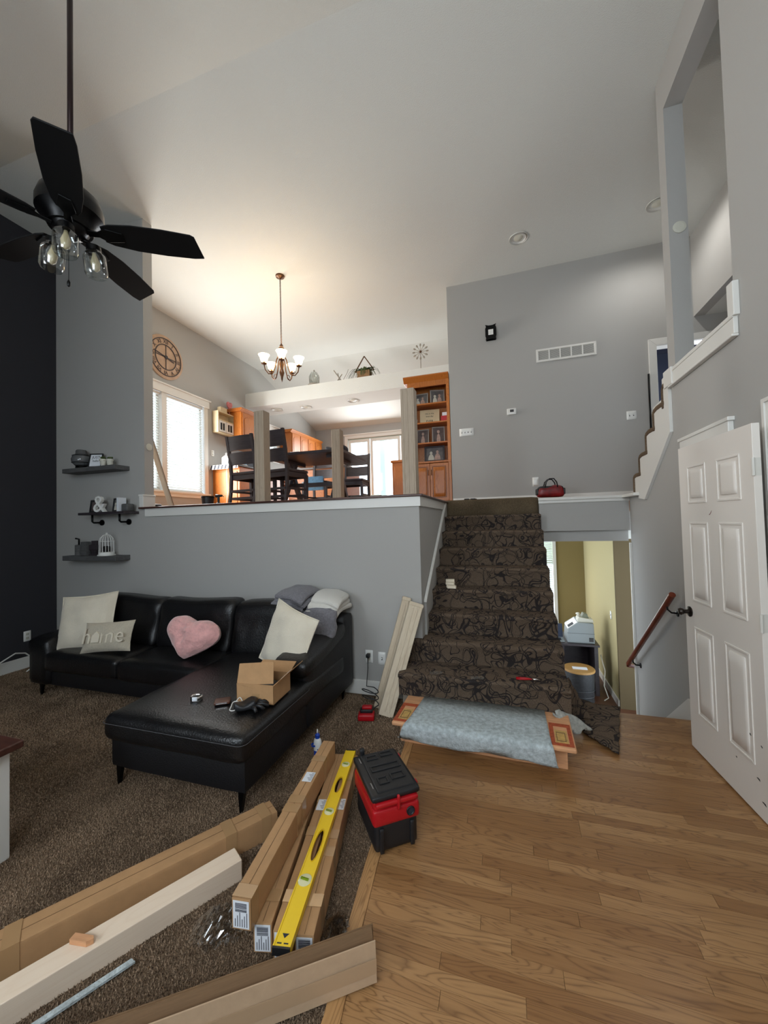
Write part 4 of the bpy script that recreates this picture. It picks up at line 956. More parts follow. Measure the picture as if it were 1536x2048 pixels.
scrap(872, 1348, zt, .10, 1, 'clear plastic scrap at the left end of the second step'); scrap(955, 1358, zt, .10, 2, 'clear plastic scrap in the middle of the second step')
pl = at(1066, 1372, z=zt+.01)
pt_ = thing('pliers', 'red-handled pliers lying on the right end of the second step', 'pliers', (pl.x, 3.06, zt), .05)
for sg in (-1, 1): MB().tube([(.0, 0, .008), (-.05, .010*sg, .009), (-.11, .014*sg, .008)], [.005, .007, .005], 8).build('handle', REDP, pt_, smooth=True)
MB().tube([(.0, 0, .008), (.03, .0, .008), (.05, 0, .008)], [.010, .008, .003], 8).build('jaws', STEEL, pt_, smooth=True)

# ---- wall shelves with ornaments
def shelf_box(x0, x1, z0, z1, lab):
    return tag(MB().box(x0, x1, 3.15, 3.329, z0, z1).build('floating_shelf', GREYW, None, bevel=.003), lab, 'shelf')
WY = 3.24
S1 = (-4.93, -4.10, 2.235, 2.285); S3 = (-4.93, -4.10, 1.215, 1.27)
shelf_box(*S1, 'grey weathered floating shelf, topmost of three on the alcove wall')
shelf_box(*S3, 'grey weathered floating shelf, lowest of three, holding the white birdcage')
ps = thing('pipe_shelf', 'dark wooden shelf on black pipe brackets, middle of three', 'shelf', (-4.31, 3.24, 1.735))
MB().box(-.35, .35, -.10, .085, 0, .028).build('board', DARKW, ps, bevel=.003)
for x in (-.22, .20):
    MB().tube([(x, -.03, .0), (x, -.03, -.075), (x, -.015, -.088), (x, .06, -.088)], .011, 8).build('pipe_bracket', BLACKM, ps, smooth=True)
    MB().lathe([(.034, 0), (.034, .012), (.016, .014), (.016, .03)], 18, T(x, .088, -.088) @ Rx(PI/2)).build('flange', BLACKM, ps, smooth='auto')
# top shelf things
z = S1[3]
t = thing('lantern_jar', 'dark glass ginger-jar lantern at the left of the top shelf', 'jar', (-4.73, WY-.01, z))
MB().lathe([(.05, 0), (.06, .01), (.055, .03), (.06, .035)], 20).build('base', BLACKM, t, smooth='auto')
MB().lathe([(.06, .035), (.092, .07), (.098, .11), (.085, .15), (.06, .17)], 24).build('glass_body', mat('smoked_glass', (96, 98, 100), .12, spec=.8), t, smooth=True)
for zz, r in ((.065, .093), (.15, .088)): MB().lathe([(r, zz), (r+.004, zz+.004), (r, zz+.008)], 24, cap=False).build('band', BLACKM, t, smooth=True)
MB().lathe([(.062, .17), (.055, .18), (.055, .21), (.045, .222), (.01, .225)], 20).build('lid', GREYW, t, smooth='auto')
def leaning_frame(name, lab, cat, loc, w, h, mt, pic, rz=0, tilt=-.2, fw=.015, text=None, mat_=None):
    R = (Matrix.Rotation(rz, 4, 'Z') @ Matrix.Rotation(tilt, 4, 'X')).to_3x3()
    t = thing(name, lab, cat, loc, rot=R)
    MB().frame((-w/2, w/2, 0, h), (-w/2+fw, w/2-fw, fw, h-fw), -.008, .008, 'y').build('frame_moulding', mt, t, bevel=.002)
    i = MB().box(-w/2+fw, w/2-fw, .0, .005, fw, h-fw).build('picture', pic, t)
    if pic in (PHOTO, PHOTOC):
        for k_, (dx, sc_) in enumerate(((-.17, .9), (.14, 1.0)) if pic is PHOTO else ((0, 1.25),)):
            g_ = MB(); hh_ = h*.30*sc_
            g_.prism([(w*dx+w*.15*math.cos(q), fw+h*.02+max(0, hh_*1.35*math.sin(q))) for q in np.linspace(0, PI, 12)], -.001, .0, 'y'); g_.prism([(w*dx+h*.085*math.cos(q), fw+hh_*1.7+h*.10*math.sin(q)) for q in np.linspace(0, 2*PI, 13)[:-1]], -.0014, -.0004, 'y')
            g_.build('printed_figure', PUTTY if k_ == 0 and pic is PHOTO else SKINP, i)
    if mat_: MB().frame((-w/2+fw, w/2-fw, fw, h-fw), (-w/2+fw+mat_, w/2-fw-mat_, fw+mat_, h-fw-mat_), -.003, -.0001, 'y').build('mat_border', PAPER, t)
    if text:
        for k_, (s_, sz) in enumerate(text):
            v_, f_ = text_mesh(s_, sz, .0004); MB().add(v_, f_, T(0, -.002, h*.72-k_*sz*1.25) @ Rx(PI/2)).build('lettering', INK, i)
    return t
leaning_frame('framed_sign', 'dark-framed white sign with handwritten lines on the top shelf', 'sign', (-4.49, WY-.03, z), .15, .17, BLACKP, PAPER, .35, -.25, .012, [('JUST', .045), ('hello', .035)])
for k_, (x, lab) in enumerate(((-4.34, 'left pale flowerpot of the pair on the top shelf'), (-4.275, 'right pale flowerpot of the pair on the top shelf'))):
    t = thing('plant_pot', lab, 'pot', (x, WY-.04+.03*k_, z))
    MB().lathe([(.022, 0), (.032, .06), (.038, .06), (.040, .08), (.034, .08), (.03, .02), (.001, .02)], 20).build('pot', PUTTY, t, smooth='auto')
    l = MB(); rg = np.random.default_rng(k_)
    for q in range(14): a = q*2.4; l.ball((.018*math.cos(a), .018*math.sin(a), .085+.02*rg.random()), .014, 6, (1, 1, .5))
    l.build('succulent', GREEN, t)
# middle shelf
z = 1.735+.028
leaning_frame('framed_photo', 'dark picture frame with a colour photo, left of the ampersand', 'frame', (-4.52, WY, z), .17, .15, BLACKP, PHOTOC, .1, -.15, .02)
v_, f_ = text_mesh('&', .27, .018)
t = MB().add(v_, f_, Rx(PI/2)).build('ampersand', PLAST, None, rot=Matrix.Rotation(.1, 3, 'Z'), loc=(-4.365, WY-.06, z+.075)); tag(t, 'white ampersand letter standing on the pipe shelf', 'letter')
zmin = min(v.co.z for v in t.data.vertices); t.location.z = z-zmin
leaning_frame('framed_photo', 'black double picture frame right of the ampersand on the pipe shelf', 'frame', (-4.19, WY-.01, z), .12, .155, BLACKP, PHOTO, -.12, -.12, .018)
tag(MB().box(-4.115, -4.085, 3.18, 3.27, z, z+.155).build('photo_block', PAPER, None), 'narrow white photo block beside the black double frame', 'frame')
tag(MB().rbox(-4.075, -3.985, 3.20, 3.29, z, z+.085, .012, 4).build('small_box', GREYW, None, smooth=True), 'small dark grey box at the right end of the pipe shelf', 'box')
# bottom shelf
z = S3[3]
def word_block(x, w, h, lab, mt, y=WY): return tag(MB().rbox(x-w/2, x+w/2, y-.03, y+.03, z, z+h, .006, 4).build('ornament_block', mt, None, smooth='auto'), lab, 'ornament')
t = thing('faucet_ornament', 'small grey metal tap ornament at the left end of the bottom shelf', 'ornament', (-4.79, WY, z))
MB().lathe([(.04, 0), (.04, .12), (.03, .125)], 16).build('bucket', GREYW, t, smooth='auto'); MB().tube([(.0, 0, .12), (0, 0, .19), (-.03, -.02, .20)], .01, 8).build('spout', BLACKM, t, smooth=True)
word_block(-4.68, .09, .16, 'grey stone-look block second from left on the bottom shelf', GREYW)
t = thing('cross_ornament', 'dark wooden cross-shaped ornament left of the white birdcage', 'ornament', (-4.535, WY, z))
MB().box(-.03, .03, -.02, .02, 0, .17).build('upright', DARKW, t, bevel=.004); MB().box(-.065, .065, -.022, .022, .06, .12).build('crosspiece', DARKW, t, bevel=.004); MB().box(-.05, .05, -.03, .03, 0, .015).build('foot', DARKW, t)
t = thing('birdcage', 'white wire birdcage ornament on the bottom shelf', 'birdcage', (-4.335, WY-.01, z))
MB().lathe([(.088, 0), (.088, .012), (.078, .016), (.078, .04), (.074, .04)], 28).build('base', PLAST, t, smooth='auto')
for k_ in range(16):
    a = 2*PI*k_/16; P = [(.072*math.cos(a), .072*math.sin(a), .035), (.072*math.cos(a), .072*math.sin(a), .16), (.060*math.cos(a), .060*math.sin(a), .20), (.035*math.cos(a), .035*math.sin(a), .23), (0, 0, .242)]
    MB().tube(P, .0028, 5).build('wire', PLAST, t)
MB().lathe([(.072, .158), (.075, .160), (.072, .162)], 28, cap=False).build('hoop', PLAST, t); MB().ball((0, 0, .25), .011, 10).build('finial', PLAST, t, smooth=True)
MB().rbox(-.03, .03, -.03, .03, .04, .11, .015, 5).build('inner_candle', BLACKP, t, smooth=True)

# ---- ceiling fan
FX, FY, FZ = -2.191, 1.446, 3.191
f = thing('ceiling_fan', 'black five-blade ceiling fan with three clear jar lights on a long downrod', 'fan', (FX, FY, FZ))
MB().tube([(0, 0, .10), (0, 0, 1.62)], .0135, 12).build('downrod', mat('dark_bronze_rod', (44, 30, 30), .35, metal=.6), f, smooth=True)
MB().lathe([(.02, .28), (.03, .24), (.035, .20)], 16).build('rod_collar', BLACKM, f, smooth=True)
MB().lathe([(.03, .235), (.09, .215), (.135, .17), (.150, .12), (.150, .07), (.125, .045), (.11, .02), (.10, .0)], 32).build('motor_housing', BLACKM, f, smooth='auto')
MB().lathe([(.085, .02), (.085, .0), (.06, -.03), (.035, -.045), (.02, -.06), (.001, -.062)], 28).build('light_hub', BLACKM, f, smooth='auto')
th0 = math.radians(-38.3)
for k_ in range(5):
    a = th0+k_*2*PI/5; M = Rz(a) @ Ry(math.radians(-1)) @ Rx(math.radians(-13))
    b = MB(); prof = [(.15, .045), (.19, .062), (.30, .078), (.45, .082), (.60, .076), (.655, .066)]
    vs = []; 
    up_ = [(x, w) for x, w in prof]; dn_ = [(x+(-.035 if x > .6 else 0), -w) for x, w in reversed(prof)]
    b.prism(up_+dn_, -.004, .004, 'z', M); b.build('blade', BLACKB, f, bevel=.002)
    ir = MB(); ir.prism([(.08, .02), (.13, .016), (.17, .040), (.25, .026), (.25, -.026), (.17, -.040), (.13, -.016), (.08, -.02)], -.010, -.003, 'z', M); ir.build('blade_iron', BLACKM, f, bevel=.002)
for c in (-44, 64, 192):
    a = math.radians(c)
    top = Vector((.100*math.cos(a), .100*math.sin(a), -.055)); M = T(top) @ Matrix.Rotation(a, 4, 'Z') @ Ry(-.10) @ Matrix.Diagonal((1.15, 1.15, 1.2, 1))
    j = MB().lathe([(.026, 0), (.030, -.012), (.034, -.022), (.046, -.034), (.048, -.05), (.048, -.115), (.042, -.128), (.001, -.130)], 24, M, cap=False).build('jar', GLASSJ, f, smooth='auto')
    MB().lathe([(.031, .008), (.031, -.020)], 20, M).build('jar_lid', BLACKM, j, smooth='auto')
    MB().tube([(.04*math.cos(a), .04*math.sin(a), -.03), (.07*math.cos(a), .07*math.sin(a), -.03), (top.x, top.y, top.z+.01)], .011, 8).build('lamp_arm', BLACKM, f, smooth=True)
    MB().lathe([(.008, -.02), (.010, -.035), (.020, -.065), (.016, -.095), (.004, -.105), (.001, -.106)], 14, M).build('bulb', BULB, j, smooth=True)
MB().tube([(.03, -.03, -.09), (.03, -.03, -.30)], .0016, 5).build('pull_chain', BLACKM, f); MB().lathe([(.002, -.30), (.008, -.315), (.007, -.335), (.001, -.34)], 10, T(.03, -.03, 0)).build('chain_knob', BLACKM, f, smooth=True)

# ---- chandelier
c = thing('chandelier', 'bronze chandelier with lit bell-shaped glass shades hanging over the dining table', 'chandelier', (-2.97, 4.76, 3.62))
H_ = CZ-3.62
MB().lathe([(.001, 0), (.065, 0), (.06, -.02), (.02, -.035), (.008, -.05)][::-1], 24, T(0, 0, H_)).build('canopy', BRONZE, c, smooth='auto')
chn = MB(); n = 44
for j in range(n):
    zc = H_-.05-(H_-.05-.52)*(j+.5)/n; R = Rz(PI/2*(j % 2))
    P = [(.009*math.cos(q), 0, zc+.019*math.sin(q)) for q in np.linspace(0, 2*PI, 9)[:-1]]; chn.tube([tuple(R @ Vector(p)) for p in P], .0028, 4, closed=True)
chn.build('chain', BRONZE, c)
MB().lathe([(.006, .54), (.022, .52), (.03, .49), (.045, .47), (.045, .42), (.02, .40), (.018, .30), (.035, .24), (.02, .18), (.035, .12), (.018, .06), (.012, .02), (.001, -.02)], 20).build('centre_column', BRONZE, c, smooth=True)
th = math.atan2(-4.76, 2.97)
for k_ in range(5):
    a = th+2*PI*k_/5; ca_, sa_ = math.cos(a), math.sin(a)
    P = [(.02, .40), (.07, .30), (.10, .17), (.13, .09), (.19, .07), (.235, .12), (.25, .19)]
    MB().tube([(r*ca_, r*sa_, zz) for r, zz in P], .008, 8).build('arm', BRONZE, c, smooth=True)
    MB().tube([((.16+.035*math.cos(q))*ca_, (.16+.035*math.cos(q))*sa_, .105+.035*math.sin(q)) for q in np.linspace(0, 5, 12)], .005, 6).build('scroll', BRONZE, c, smooth=True)
    M = T(.25*ca_, .25*sa_, .19)
    MB().lathe([(.012, 0), (.04, .01), (.04, .016), (.012, .02), (.012, .04)], 16, M).build('candle_cup', BRONZE, c, smooth='auto')
    MB().lathe([(.022, .035), (.040, .045), (.050, .07), (.056, .10), (.078, .135), (.076, .136), (.052, .10), (.046, .07), (.036, .05), (.022, .04)], 24, M, cap=False).build('glass_shade', SHADE, c, smooth=True)
l = bpy.data.lights.new('chandelier_bulbs', 'POINT'); l.energy = 6; l.color = (1, .78, .5); l.shadow_soft_size = .15
lo = bpy.data.objects.new('chandelier_bulbs', l); COL.objects.link(lo); lo.location = (-2.97, 4.76, 4.12)

# ---- white six-panel door leaf swung open against the right wall
A = Vector((1.150, 3.117, .012)); B = Vector((1.195, 2.385, .012)); Wd = (B-A).length
dr = thing('door_leaf', 'white six-panel interior door swung open against the right wall', 'door', A, math.atan2(B.y-A.y, B.x-A.x))
# local x: from knob edge to hinge edge; camera/room side is local -y? (normal towards the room)
Hd = 2.0
MB().box(0, Wd, 0, .035, 0, Hd).build('slab', DOORW, dr, bevel=.002)
cols = ((.105, .315), (.425, .635)); rows = ((.25, .82), (.985, 1.50), (1.62, 1.865))
for sgn, yb in ((-1, 0.0),):
    for x0, x1 in cols:
        for z0, z1 in rows:
            p = MB().frame((x0, x1, z0, z1), (x0+.014, x1-.014, z0+.014, z1-.014), yb-.005, yb+.001, 'y').build('panel_moulding', DOORW, dr, bevel=.003)
            MB().rbox(x0+.034, x1-.034, yb-.007, yb+.004, z0+.034, z1-.034, .005, 4).build('raised_panel', DOORW, dr, smooth=True)
kn = MB().lathe([(.034, 0), (.034, -.006), (.014, -.010), (.013, -.035), (.020, -.042), (.024, -.055), (.018, -.066), (.001, -.068)], 24, T(.06, 0, .905) @ Rx(-PI/2)).build('door_knob', mat('dark_nickel', (58, 52, 48), .3, metal=.8), dr, smooth='auto')
for zz in (.22, 1.0, 1.78): MB().tube([(Wd+.006, -.003, zz-.045), (Wd+.006, -.003, zz+.045)], .007, 8).box(Wd-.001, Wd+.001, 0, .033, zz-.045, zz+.045).build('hinge', mat('painted_hinge_%d' % int(zz*100), (214, 212, 204), .45), dr, smooth='auto')
rg = np.random.default_rng(4)
for k_ in range(16):
    x = .46+.24*rg.random(); zz = .03+.10*k_**.5+.12*rg.random(); s_ = .004+.014*rg.random()**2
    MB().prism([(x-s_, zz), (x, zz-.004), (x+s_*.8, zz-.002-s_*.3), (x+s_*.5, zz+.003), (x-s_*.4, zz+.004)], -.0012, .0002, 'y').build('paint_scuff', PLASTD, dr)
MB().prism([(.33, 1.545), (.345, 1.552), (.36, 1.57), (.352, 1.556), (.34, 1.545)], -.0012, .0002, 'y').build('paint_scuff', REDL, dr)

# ---- handrail going down to the lower hall
h = thing('handrail', 'dark red wooden handrail sloping down the right wall to the lower hall', 'handrail', (1.25, 4.3, .4))
P0, P1 = Vector((1.245, 3.60, .93)), Vector((1.245, 4.87, -.06))
MB().tube([P0, P1], .024, 12).build('rail', RAILW, h, world=True, smooth='auto')
MB().tube([P1, P1+Vector((.0, .03, -.03)), P1+Vector((.06, .03, -.035))], .020, 10).build('rail_return', RAILW, h, world=True, smooth=True)
for yy in (3.72, 4.72):
    t_ = (yy-P0.y)/(P1.y-P0.y); zz = P0.z+(P1.z-P0.z)*t_
    MB().tube([(1.245, yy, zz-.02), (1.25, yy, zz-.05), (1.275, yy, zz-.075), (1.312, yy, zz-.078)], .007, 8).build('bracket', BLACKM, h, world=True, smooth=True)
    MB().lathe([(.028, 0), (.026, .006), (.010, .01)], 16, T(1.319, yy, zz-.078) @ Ry(-PI/2)).build('bracket_rose', BLACKM, h, world=True, smooth='auto')

# ---- back wall fittings
BY = 5.849
s = thing('wall_sconce', 'black square wall sconce high on the upper back wall', 'sconce', (-.105, BY, 4.21))
MB().box(-.07, .07, -.012, 0, 0, .20).build('back_plate', BLACKM, s); g = MB()
g.prism([(-.078, -.015), (-.066, .015), (-.078, .045), (-.078, .155), (-.066, .185), (-.078, .215), (-.03, .198), (.03, .198), (.078, .215), (.066, .185), (.078, .155), (.078, .045), (.066, .015), (.078, -.015), (.03, .002), (-.03, .002)], -.075, -.065, 'y'); g.build('front_frame', BLACKM, s, bevel=.002)
for sx in (-.045, .045): MB().box(sx-.006, sx+.006, -.066, -.010, .02, .18).build('arm', BLACKM, s)
MB().box(-.035, .035, -.079, -.074, .055, .135).build('frosted_pane', PLAST, s, bevel=.002)
v = thing('vent_grille', 'long white return-air vent grille on the upper back wall', 'vent', (.888, BY, 3.785))
MB().frame((-.385, .385, 0, .185), (-.355, .355, .028, .157), -.014, 0, 'y').build('vent_frame', WHITE, v, bevel=.003)
for k_ in range(4): x = -.355+.71*(k_+1)/5; MB().box(x-.008, x+.008, -.013, -.002, .028, .157).build('divider', WHITE, v)
for q in range(14): MB().box(-.355, .355, -.008, .004, -.001, .001, T(0, -.004, .034+.0092*q) @ Rx(.7)).build('louvre', WHITE, v)
MB().box(-.355, .355, -.003, -.001, .028, .157).build('backing', mat('vent_shadow_grey', (120, 122, 122), .8), v)
t = thing('thermostat', 'small white thermostat on the upper back wall', 'thermostat', (.145, BY, 3.075))
MB().rbox(-.065, .065, -.028, 0, 0, .09, .006, 4).build('case', PLAST, t, smooth=True); MB().box(-.022, .030, -.0295, -.027, .036, .072).build('display', PLASTD, t)
plate('light_switch', 'white four-gang switch plate on the upper back wall', -.505, BY, 2.885, .21, .115, 'switch', 4)
plate('light_switch', 'white two-gang switch plate at the right of the upper back wall', 1.655, BY, 2.905, .115, .115, 'switch', 2)
plate('wall_outlet', 'white wall outlet above the landing beside the red handbag', .435, BY, 2.085, .085, .13)
tag(MB().rbox(.40, .46, 5.79, 5.84, 2.03, 2.12, .01, 4).build('plug_adapter', PLAST, None, smooth=True), 'white plug adapter in the landing outlet', 'adapter')
tag(MB().tube([(1.862, 5.815, 2.55), (1.862, 5.815, 3.42)], .012, 8).build('dark_pole', BLACKM, None, smooth=True), 'thin black pole leaning beside the upper doorway casing', 'pole')
# handbag on the landing
hb = thing('handbag', 'red and black tartan handbag lying on the landing edge', 'bag', (.55, 5.18, UPZ+.022), .1)
MB().rbox(-.165, .165, -.07, .07, 0, .14, .05, 10, 0, lambda p, u, v, w: (p.x*(1-.12*w), p.y, p.z+.012*math.sin(20*p.x)*w)).build('bag_body', REDL, hb, smooth=True)
MB().rbox(-.155, .155, -.072, .072, .085, .14, .028, 8, 0, lambda p, u, v, w: (p.x*(1-.1*w), p.y*.8, p.z)).build('bag_flap', BLACKP, hb, smooth=True)
for sx in (-.155, .155): MB().rbox(sx-.012, sx+.012, -.05, .05, .03, .11, .011, 5).build('side_panel', BLACKP, hb, smooth=True)
for yy in (-.06, .05): MB().tube([(-.07, yy, .12), (-.055, yy-.01, .19), (-.02, yy-.02, .225), (.03, yy-.02, .225), (.065, yy-.01, .18), (.075, yy, .12)], .0075, 8).build('handle', BLACKP, hb, smooth=True)
sg = thing('sunglasses', 'dark folded glasses lying on the landing carpet left of the handbag', 'glasses', (-.42, 5.03, UPZ+.024), .15)
for sx in (-.04, .04): MB().rbox(sx-.032, sx+.032, -.02, .02, 0, .018, .008, 5).build('lens', BLACKP, sg, smooth=True)
MB().tube([(-.07, .0, .012), (-.02, .03, .012), (.09, .025, .010)], .005, 6).build('temple_arm', WALNUT, sg, smooth=True)
# frame on the bedroom-door side of the upper flight
leaning_frame('framed_picture', 'black picture frame seen through the upper doorway', 'frame', (2.10, 5.70, 2.60), .26, .34, BLACKM, BLUEW, -.3, -.1, .02)
tag(MB().lathe([(.05, 0), (.07, .05), (.03, .20), (.01, .30)], 16).build('dark_vase', BLACKP, None, loc=(2.27, 5.56, 2.60), smooth=True), 'dark tapered vase beside the black frame in the upper doorway', 'vase')
tag(MB().box(1.96, 2.36, 5.50, 5.82, 1.80, 2.598).build('tall_stand', DARKW, None, bevel=.004), 'dark stand holding the black frame in the upper doorway', 'stand')

# ---- honey oak bookcase (built-in) beside the back wall
hx0, hx1, hy = -1.415, -.755, 5.93
hc = thing('bookcase', 'tall honey oak bookcase with crown moulding and two lower doors', 'bookcase', ((hx0+hx1)/2, hy+.15, UPZ))
def hbx(n, x0, x1, y0, y1, z0, z1, **k): return MB().box(x0, x1, y0, y1, z0, z1).build(n, OAKC, hc, world=True, **k)
hbx('side_panel', hx0, hx0+.02, hy, hy+.30, UPZ, 3.79); hbx('side_panel', hx1-.02, hx1, hy, hy+.30, UPZ, 3.79); hbx('back_panel', hx0, hx1, hy+.29, hy+.30, UPZ, 3.79)
hbx('stile', hx0, hx0+.045, hy-.02, hy, UPZ, 3.79, bevel=.002); hbx('stile', hx1-.045, hx1, hy-.02, hy, UPZ, 3.79, bevel=.002); hbx('top_rail', hx0+.045, hx1-.045, hy-.02, hy, 3.68, 3.79); hbx('top_panel', hx0, hx1, hy-.02, hy+.3, 3.77, 3.79)
cr = MB(); cr.prism([(hy-.02, 3.76), (hy-.075, 3.83), (hy-.075, 3.85), (hy+.3, 3.85), (hy+.3, 3.76)], hx0-.055, hx1+.0, 'x'); cr.build('crown_moulding', OAKC, hc, world=True, bevel=.004)
SH = [2.50, 2.80, 3.12, 3.42]
for zz in SH[1:]: hbx('shelf', hx0+.02, hx1-.02, hy-.01, hy+.29, zz-.022, zz, bevel=.002)
hbx('counter', hx0-.0, hx1, hy-.03, hy+.30, SH[0]-.03, SH[0], bevel=.004)
xm = (hx0+hx1)/2
for a, b, hs in ((hx0+.045, xm-.003, 1), (xm+.003, hx1-.045, -1)):
    d = hbx('door', a, b, hy-.035, hy-.018, UPZ+.08, SH[0]-.04, bevel=.003)
    MB().rbox(a+.05, b-.05, hy-.040, hy-.030, UPZ+.14, SH[0]-.10, .004, 4).build('raised_panel', OAKC, d, world=True, smooth=True)
    MB().frame((a+.035, b-.035, UPZ+.125, SH[0]-.085), (a+.045, b-.045, UPZ+.135, SH[0]-.095), hy-.039, hy-.034, 'y').build('panel_groove', mat('oak_shadow_line', (120, 66, 26), .5) if 'oak_shadow_line' not in bpy.data.materials else bpy.data.materials['oak_shadow_line'], d, world=True)
    kx = b-.022 if hs > 0 else a+.022
    MB().tube([(kx, hy-.036, 2.28), (kx, hy-.058, 2.285), (kx, hy-.058, 2.355), (kx, hy-.036, 2.36)], .005, 6).build('handle', BRONZE, d, world=True, smooth=True)
hbx('toe_rail', hx0+.04, hx1-.04, hy-.018, hy, UPZ, UPZ+.08)
leaning_frame('framed_photo', 'silver-framed group photo at the left of the bookcase top shelf', 'frame', (-1.235, 6.03, SH[3]), .26, .20, FRAMEG, PHOTO, -.1, -.12, .018)
leaning_frame('framed_photo', 'silver-framed wedding photo at the right of the bookcase top shelf', 'frame', (-.955, 6.02, SH[3]), .23, .23, FRAMEG, PHOTO, .25, -.12, .02)
leaning_frame('lettered_sign', 'cream lettered sign standing on the second bookcase shelf', 'sign', (-1.09, 6.03, SH[2]), .31, .23, CREAMW, CREAMW, .1, -.15, .012, [('this is the', .035), ('best day', .035), ('EVER', .05)])
t = thing('figurine', 'small pale figurine at the left of the second bookcase shelf', 'figurine', (-1.30, 5.97, SH[2]))
MB().lathe([(.028, 0), (.022, .03), (.026, .06), (.012, .085)], 14).build('figurine_body', PUTTY, t, smooth=True); MB().ball((0, 0, .10), .018, 10).build('figurine_head', PUTTY, t, smooth=True)
tag(MB().box(-.90, -.79, 5.96, 6.0, SH[2], SH[2]+.085).build('red_card', REDP, None), 'red and white card on the second bookcase shelf, right end', 'card')
tag(MB().box(-.885, -.80, 6.005, 6.04, SH[2]+.0, SH[2]+.15).build('white_card', PAPER, None), 'white card standing behind the red card on the bookcase', 'card')
leaning_frame('framed_portrait', 'portrait photograph at the left of the third bookcase shelf', 'frame', (-1.21, 6.03, SH[1]), .20, .24, FRAMEG, PHOTOC, -.05, -.12, .015)
leaning_frame('framed_portrait', 'portrait photograph at the right of the third bookcase shelf', 'frame', (-.955, 6.02, SH[1]), .20, .26, FRAMEG, PHOTOC, .2, -.12, .015)
leaning_frame('framed_photo', 'wide dark-framed couple photo on the bookcase counter', 'frame', (-1.03, 6.03, SH[0]), .32, .26, DARKW, PHOTO, .05, -.12, .03, None, .0)
# orange oak cabinet end left of the bookcase
cabp = thing('peninsula_cabinet', 'honey oak peninsula cabinet end left of the tall bookcase', 'cabinet', (-1.62, 6.4, UPZ))
MB().box(-1.78, -1.45, 6.2, 6.8, UPZ, 2.56).build('carcass', OAKC, cabp, world=True); MB().box(-1.80, -1.43, 6.17, 6.82, 2.56, 2.60).build('counter_edge', OAKC, cabp, world=True, bevel=.006); MB().box(-1.74, -1.49, 6.188, 6.20, UPZ+.1, 2.50).build('end_panel', OAKC, cabp, world=True, bevel=.004)

# ---- soffit ledge ornaments
LZ = 4.442
t = thing('glass_cloche', 'clear glass cloche birdcage on the kitchen ledge', 'cloche', (-3.70, 7.16, LZ))
MB().lathe([(.13, 0), (.14, .02), (.12, .04), (.10, .045)], 24).build('base', TWIG, t, smooth='auto')
MB().lathe([(.095, .045), (.105, .12), (.10, .22), (.06, .29), (.02, .31)], 24, cap=False).build('dome', clear_mat('cloche_glass', (226, 230, 226), .18), t, smooth=True)
for k_ in range(10): a = 2*PI*k_/10; MB().tube([(.103*math.cos(a), .103*math.sin(a), .05), (.107*math.cos(a), .107*math.sin(a), .2), (.06*math.cos(a), .06*math.sin(a), .29)], .003, 4).build('wire', TWIG, t)
MB().ball((0, 0, .325), .02, 8).build('finial', TWIG, t, smooth=True)
t = thing('twig_ornament', 'grey crossed twig ornament on the kitchen ledge', 'ornament', (-3.16, 7.14, LZ))
MB().tube([(.10, 0, .0), (-.08, 0, .26)], .012, 6).build('twig', TWIG, t); MB().tube([(-.03, 0, .0), (.10, 0, .16)], .010, 6).build('twig', TWIG, t); MB().tube([(.04, .02, .0), (.0, .02, .20)], .008, 6).build('twig', TWIG, t); MB().tube([(.10, 0, .0), (.22, .0, .18), (.24, 0, .24)], .005, 5).build('twig', TWIG, t)
t = thing('hanging_fern', 'fern in a triangular wooden frame planter on the kitchen ledge', 'plant', (-2.58, 7.16, LZ))
for sx in (-1, 1): MB().tube([(.20*sx, 0, .16), (0, 0, .46)], .012, 6).build('frame_bar', BRONZE, t)
MB().tube([(-.20, 0, .16), (.20, 0, .16)], .012, 6).build('frame_bar', BRONZE, t)
MB().box(-.13, .13, -.08, .08, 0, .15).build('planter_box', mat('planter_wood', (138, 104, 70), .7, var=.2), t, bevel=.004)
rg = np.random.default_rng(11); fr = MB()
for q in range(90):
    a = rg.random()*2*PI; L_ = .16+.16*rg.random(); c0 = Vector(((rg.random()-.5)*.22, (rg.random()-.5)*.12, .15)); dx, dy = math.cos(a)*L_, math.sin(a)*L_*.55
    P = [c0+Vector((dx*s_, dy*s_, .10*math.sin(PI*s_*.8)-.17*s_*s_)) for s_ in (0, .25, .5, .75, 1)]
    for i in range(4):
        d_ = (P[i+1]-P[i]); sd = d_.cross(Vector((0, 0, 1))); sd = sd.normalized()*.011*(1-i*.18)
        fr.add([P[i]-sd, P[i]+sd, P[i+1]+sd*.8, P[i+1]-sd*.8], [(0, 1, 2, 3)])
q_ = fr.build('fronds', GREEN, t); q_['kind'] = 'stuff'
t = thing('metal_windmill', 'grey metal windmill flower standing on the kitchen ledge', 'ornament', (-1.43, 7.14, LZ))
MB().tube([(0, 0, 0), (0, 0, .32)], .007, 6).build('stem', TWIG, t); MB().box(-.05, .05, -.03, .03, 0, .01).build('foot', TWIG, t)
for k_ in range(12):
    a = 2*PI*k_/12; M = T(0, 0, .36) @ Ry(a)
    MB().tube([(0, 0, .02), (0, 0, .11)], .004, 4, M).ball((0, 0, .13), .022, 8, (.8, .2, 1.4), M).build('petal', TWIG, t, smooth=True)
MB().ball((0, 0, .36), .025, 8).build('windmill_hub', BRONZE, t, smooth=True)

# ---- clock
KX = -5.308
ck = thing('wall_clock', 'large round wooden wall clock with roman numerals above the dining window', 'clock', (KX, 4.95, 4.40), 0, rot=(Matrix.Rotation(PI/2, 3, 'Z') @ Matrix.Rotation(PI/2, 3, 'X')))
